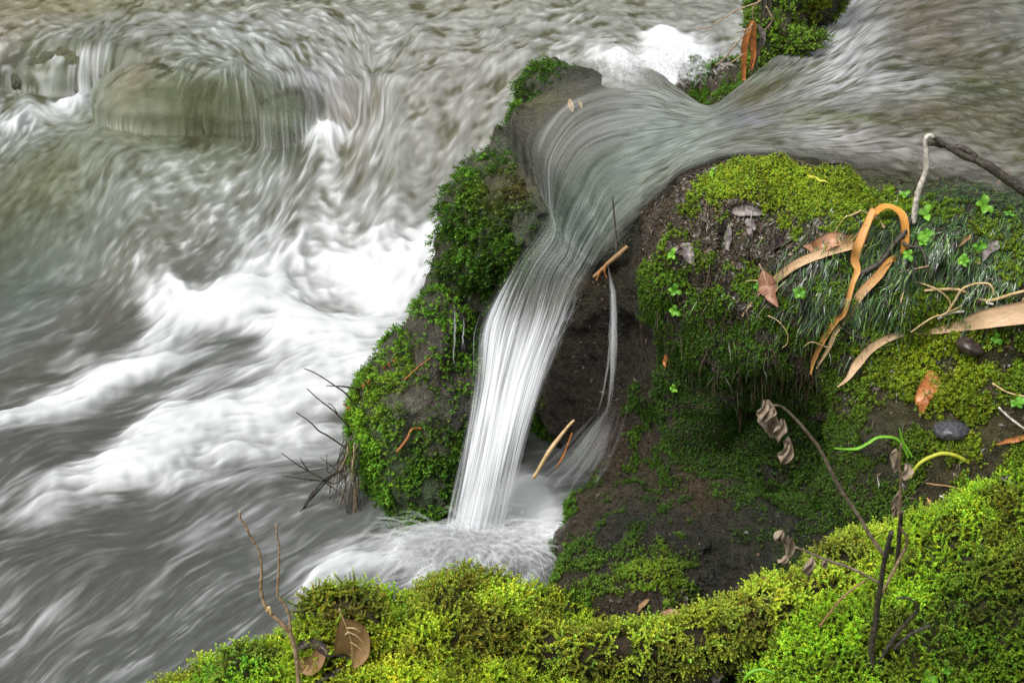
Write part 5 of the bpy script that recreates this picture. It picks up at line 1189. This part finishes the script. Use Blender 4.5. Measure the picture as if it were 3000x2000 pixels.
# little green plants
def rosette(px, py, leaves, lab, lift=.012, mat='green', group='small green plants on the bank', r=16):
    P, N = hit(px, py, lift); e = empty('small_plant', P, lab, 'plant', group); s = pxm(P)
    a1 = nrmz(np.cross(N, (0, 0, 1.0))+1e-4); a2 = np.cross(N, a1)
    for k in range(leaves):
        a = k*2.4+random.uniform(-.3, .3); L_ = r*random.uniform(.75, 1.2)*s; d = a1*math.cos(a)+a2*math.sin(a); up = nrmz(N+UP*.4+nrmz(-P)*.4)
        b0 = P+up*.002*k*.5; pts = [b0+d*L_*t+up*L_*.35*math.sin(t*2.4) for t in np.linspace(0, 1, 6)]
        V, Q, uvw = ribbon(pts, [L_*w_ for w_ in (.04, .22, .36, .38, .26, .02)], [up]*6, n=14, fold=.3); mesh_np('leaf', V, Q, MT[mat], parent=e, attrs=dict(uvw=uvw))
    return e
for px, py, n_, r_, m_, lab in [(2345, 852, 6, 20, 'green', 'glossy rosette plant between hanging leaf and orange reed leaf'), (2878, 612, 4, 34, 'lime', 'largest round-leaved plant near the pool edge'), (2862, 710, 7, 24, 'green', 'pale rosette plant right of centre in the wet grass'), (2835, 768, 6, 18, 'lime', 'small rosette beside the tiny tan seed'),
        (2715, 690, 5, 24, 'green', 'broad-leaved plant below the bleached branch'), (2700, 722, 6, 15, 'lime', 'little bright plant under the broad-leaved one'), (2655, 590, 4, 20, 'green', 'green plant tucked against the bleached branch'), (2665, 752, 4, 22, 'green', 'low plant by the side twig'), (2720, 640, 3, 26, 'lime', 'upright pointed plant right of the branch'),
        (2230, 850, 3, 18, 'green', 'plant left of the hanging oval leaf'), (1975, 850, 4, 20, 'green', 'leafy plant hanging at the left face of the bank'), (1985, 905, 4, 18, 'green', 'lower plant hanging at the left face of the bank'), (1975, 750, 4, 18, 'lime', 'yellowish plant on the left shoulder of the bank'), (1985, 1130, 4, 16, 'lime', 'small plant low on the dark wall'), (2980, 1190, 5, 24, 'green', 'plant at the right edge above the pale curved stem'),
        (2915, 985, 4, 20, 'green', 'plant behind the dark clod'), (2955, 640, 4, 16, 'green', 'plant at the upper right edge of the wet grass'), (2760, 1960, 4, 26, 'green', 'round-leaved plant at the bottom right'), (2700, 1990, 4, 30, 'green', 'larger round-leaved plant at the bottom edge'), (2100, 510, 3, 14, 'lime', 'tiny bright plant on top of the bank moss')]:
    rosette(px, py, n_, lab, mat=m_, r=r_)
gb = empty('grass_tuft', hit(2650, 1325)[0], 'bright green grass blades arching left in front of the hollow', 'grass tuft')
yg = hit(2650, 1325)[0][1]-.02
blade_thing('blade', MT['lime'], [(x, y, yg) for x, y in [(2660, 1340), (2643, 1305), (2621, 1283), (2574, 1281), (2540, 1300), (2505, 1315), (2442, 1313)]], [7, 8, 8, 9, 9, 9, 3], None, None, parent=gb, fold=.4)
blade_thing('blade', MT['lime'], [(x, y, yg) for x, y in [(2672, 1338), (2655, 1310), (2643, 1290), (2634, 1250)]], [7, 8, 8, 3], None, None, parent=gb, fold=.4)
stick('arched_stalk', MT['yel'], [(x, y, hit(2672, 1390)[0][1]-.02) for x, y in [(2668, 1400), (2682, 1370), (2710, 1346), (2753, 1329), (2785, 1330), (2817, 1342), (2855, 1367), (2889, 1399)]], [4, 6, 6, 5], 'yellow-green stalk arched over the right moss', 'stalk', wob=0)
stick('arched_stalk', MT['lime'], [(x, y, 1.9) for x, y in [(2180, 1990), (2200, 1968), (2235, 1960), (2270, 1972)]], [5, 6, 5], 'short green stalk curving at the bottom edge', 'stalk', wob=0)
# ------------------------------------------------------------------ spray and trickles
def spray_mat(name, alpha, col=(.78, .80, .82)):
    m = bpy.data.materials.new(name); m.use_nodes = True; nt = m.node_tree; n = nt.nodes; b = n['Principled BSDF']
    b.inputs['Base Color'].default_value = (*col, 1); b.inputs['Roughness'].default_value = .5
    a = n.new('ShaderNodeAttribute'); a.attribute_name = 'cover'; mu = n.new('ShaderNodeMath'); mu.operation = 'MULTIPLY'; mu.inputs[1].default_value = alpha
    nt.links.new(a.outputs['Fac'], mu.inputs[0]); nt.links.new(mu.outputs[0], b.inputs['Alpha']); return m
def threads(name, P0, V0, T_, wd, mat, lab, g=9.8, seg=10, parent=None):
    k = len(P0); t = np.linspace(0, 1, seg+1)[None, :, None]*T_[:, None, None]
    pts = P0[:, None]+V0[:, None]*t+.5*np.array((0, 0, -g))*t*t
    tg = nrmz(np.gradient(pts, axis=1)); sd = nrmz(np.cross(tg, -pts)); f = np.sin(np.linspace(.15, math.pi-.02, seg+1))[None, :, None]
    wv = wd[:, None, None]*f
    V = np.stack([pts-sd*wv, pts+sd*wv], 2).reshape(-1, 3); q = np.array([(2*i, 2*i+1, 2*i+3, 2*i+2) for i in range(seg)])
    Q = (q[None]+np.arange(k)[:, None, None]*(2*(seg+1))).reshape(-1, 4)
    cv = np.repeat((f[..., 0]*(.4+.6*RNG.random((k, 1)))).ravel(), 2)
    o = mesh_np(name, V, Q, mat, attrs=dict(cover=cv), parent=parent); tag(o, *lab, kind='stuff'); return o
n_ = 4200
b0, b1 = W(1250, 1600, 2.63), W(1530, 1590, 2.62); f_ = RNG.random((n_, 1))
P0 = b0*(1-f_)+b1*f_+RNG.normal(size=(n_, 3))*np.array((.035, .03, .008)); a = RNG.uniform(-math.pi, .0, n_)+RNG.normal(size=n_)*.3
sp = RNG.uniform(.2, 1.2, n_); V0 = np.stack([np.cos(a)*sp*.8, np.sin(a)*sp*.55, RNG.uniform(.2, 1.0, n_)], -1)
V0[:, 0] += np.where(f_[:, 0] < .5, -.25, .15)
threads('spray', P0, V0, RNG.uniform(.05, .17, n_), RNG.uniform(.0012, .0045, n_), spray_mat('spray_threads', .16), ('soft white spray thrown up round the foot of the waterfall', 'spray'))
n_ = 1200; c = W(1950, 195, 3.98)
P0 = c+RNG.normal(size=(n_, 3))*np.array((.09, .06, .015)); a = RNG.uniform(0, 2*math.pi, n_); sp = RNG.uniform(.1, .6, n_)
V0 = np.stack([np.cos(a)*sp-.1, np.sin(a)*sp, RNG.uniform(.1, .7, n_)], -1)
threads('spray', P0, V0, RNG.uniform(.04, .12, n_), RNG.uniform(.0012, .004, n_), spray_mat('spray_far', .25), ('white foam spray boiling behind the lip of the side stream', 'spray'))
def trickle(pts, n_, spread, wpx, alpha, lab, name='trickle'):
    P = np.array([W(*p) for p in pts]); segs = 26; Vs = []; Qs = []; Cs = []; o_ = 0
    for i in range(n_):
        off = RNG.normal(size=(1, 3))*np.array((spread, .004, 0)); wob = np.cumsum(RNG.normal(size=(segs, 3))*.0008, 0)
        a0 = RNG.uniform(0, .25); a1 = RNG.uniform(.6, 1); C = crom(P, np.linspace(a0, a1, segs)*(len(P)-1-1e-6)); C = C+off*np.linspace(.4, 1.3, segs)[:, None]+wob
        sd = nrmz(np.cross(np.gradient(C, axis=0), -C)); w_ = (wpx*pxm(P[0])*RNG.uniform(.4, 1.2)*np.sin(np.linspace(.2, 3.0, segs)))[:, None]
        Vs.append(np.stack([C-sd*w_, C+sd*w_], 1).reshape(-1, 3)); q = np.array([(2*j, 2*j+1, 2*j+3, 2*j+2) for j in range(segs-1)]); Qs.append(q+o_); o_ += 2*segs
        Cs.append(np.repeat(np.sin(np.linspace(.2, 3.0, segs))*RNG.uniform(.4, 1), 2))
    o = mesh_np(name, np.concatenate(Vs), np.concatenate(Qs), spray_mat('trickle', alpha, (.62, .64, .64)), attrs=dict(cover=np.concatenate(Cs))); tag(o, lab, 'trickle', kind='stuff')
trickle([(1780, 775, 2.84), (1796, 860, 2.82), (1798, 1000, 2.81), (1792, 1120, 2.80), (1775, 1230, 2.78)], 22, .005, 4, .26, 'thin veil of water hanging right of the waterfall')
trickle([(1800, 1180, 2.78), (1760, 1260, 2.76), (1700, 1350, 2.74), (1640, 1420, 2.72), (1600, 1510, 2.70)], 60, .034, 8, .06, 'film of water running down the brown rock right of the waterfall')
trickle([(1333, 895, 2.80), (1332, 990, 2.80), (1331, 1085, 2.80)], 2, .0004, 2.2, .8, 'single dripping thread of water under the moss, left one')
trickle([(1358, 925, 2.80), (1357, 1000, 2.80), (1356, 1070, 2.80)], 2, .0004, 2.0, .8, 'single dripping thread of water under the moss, right one')
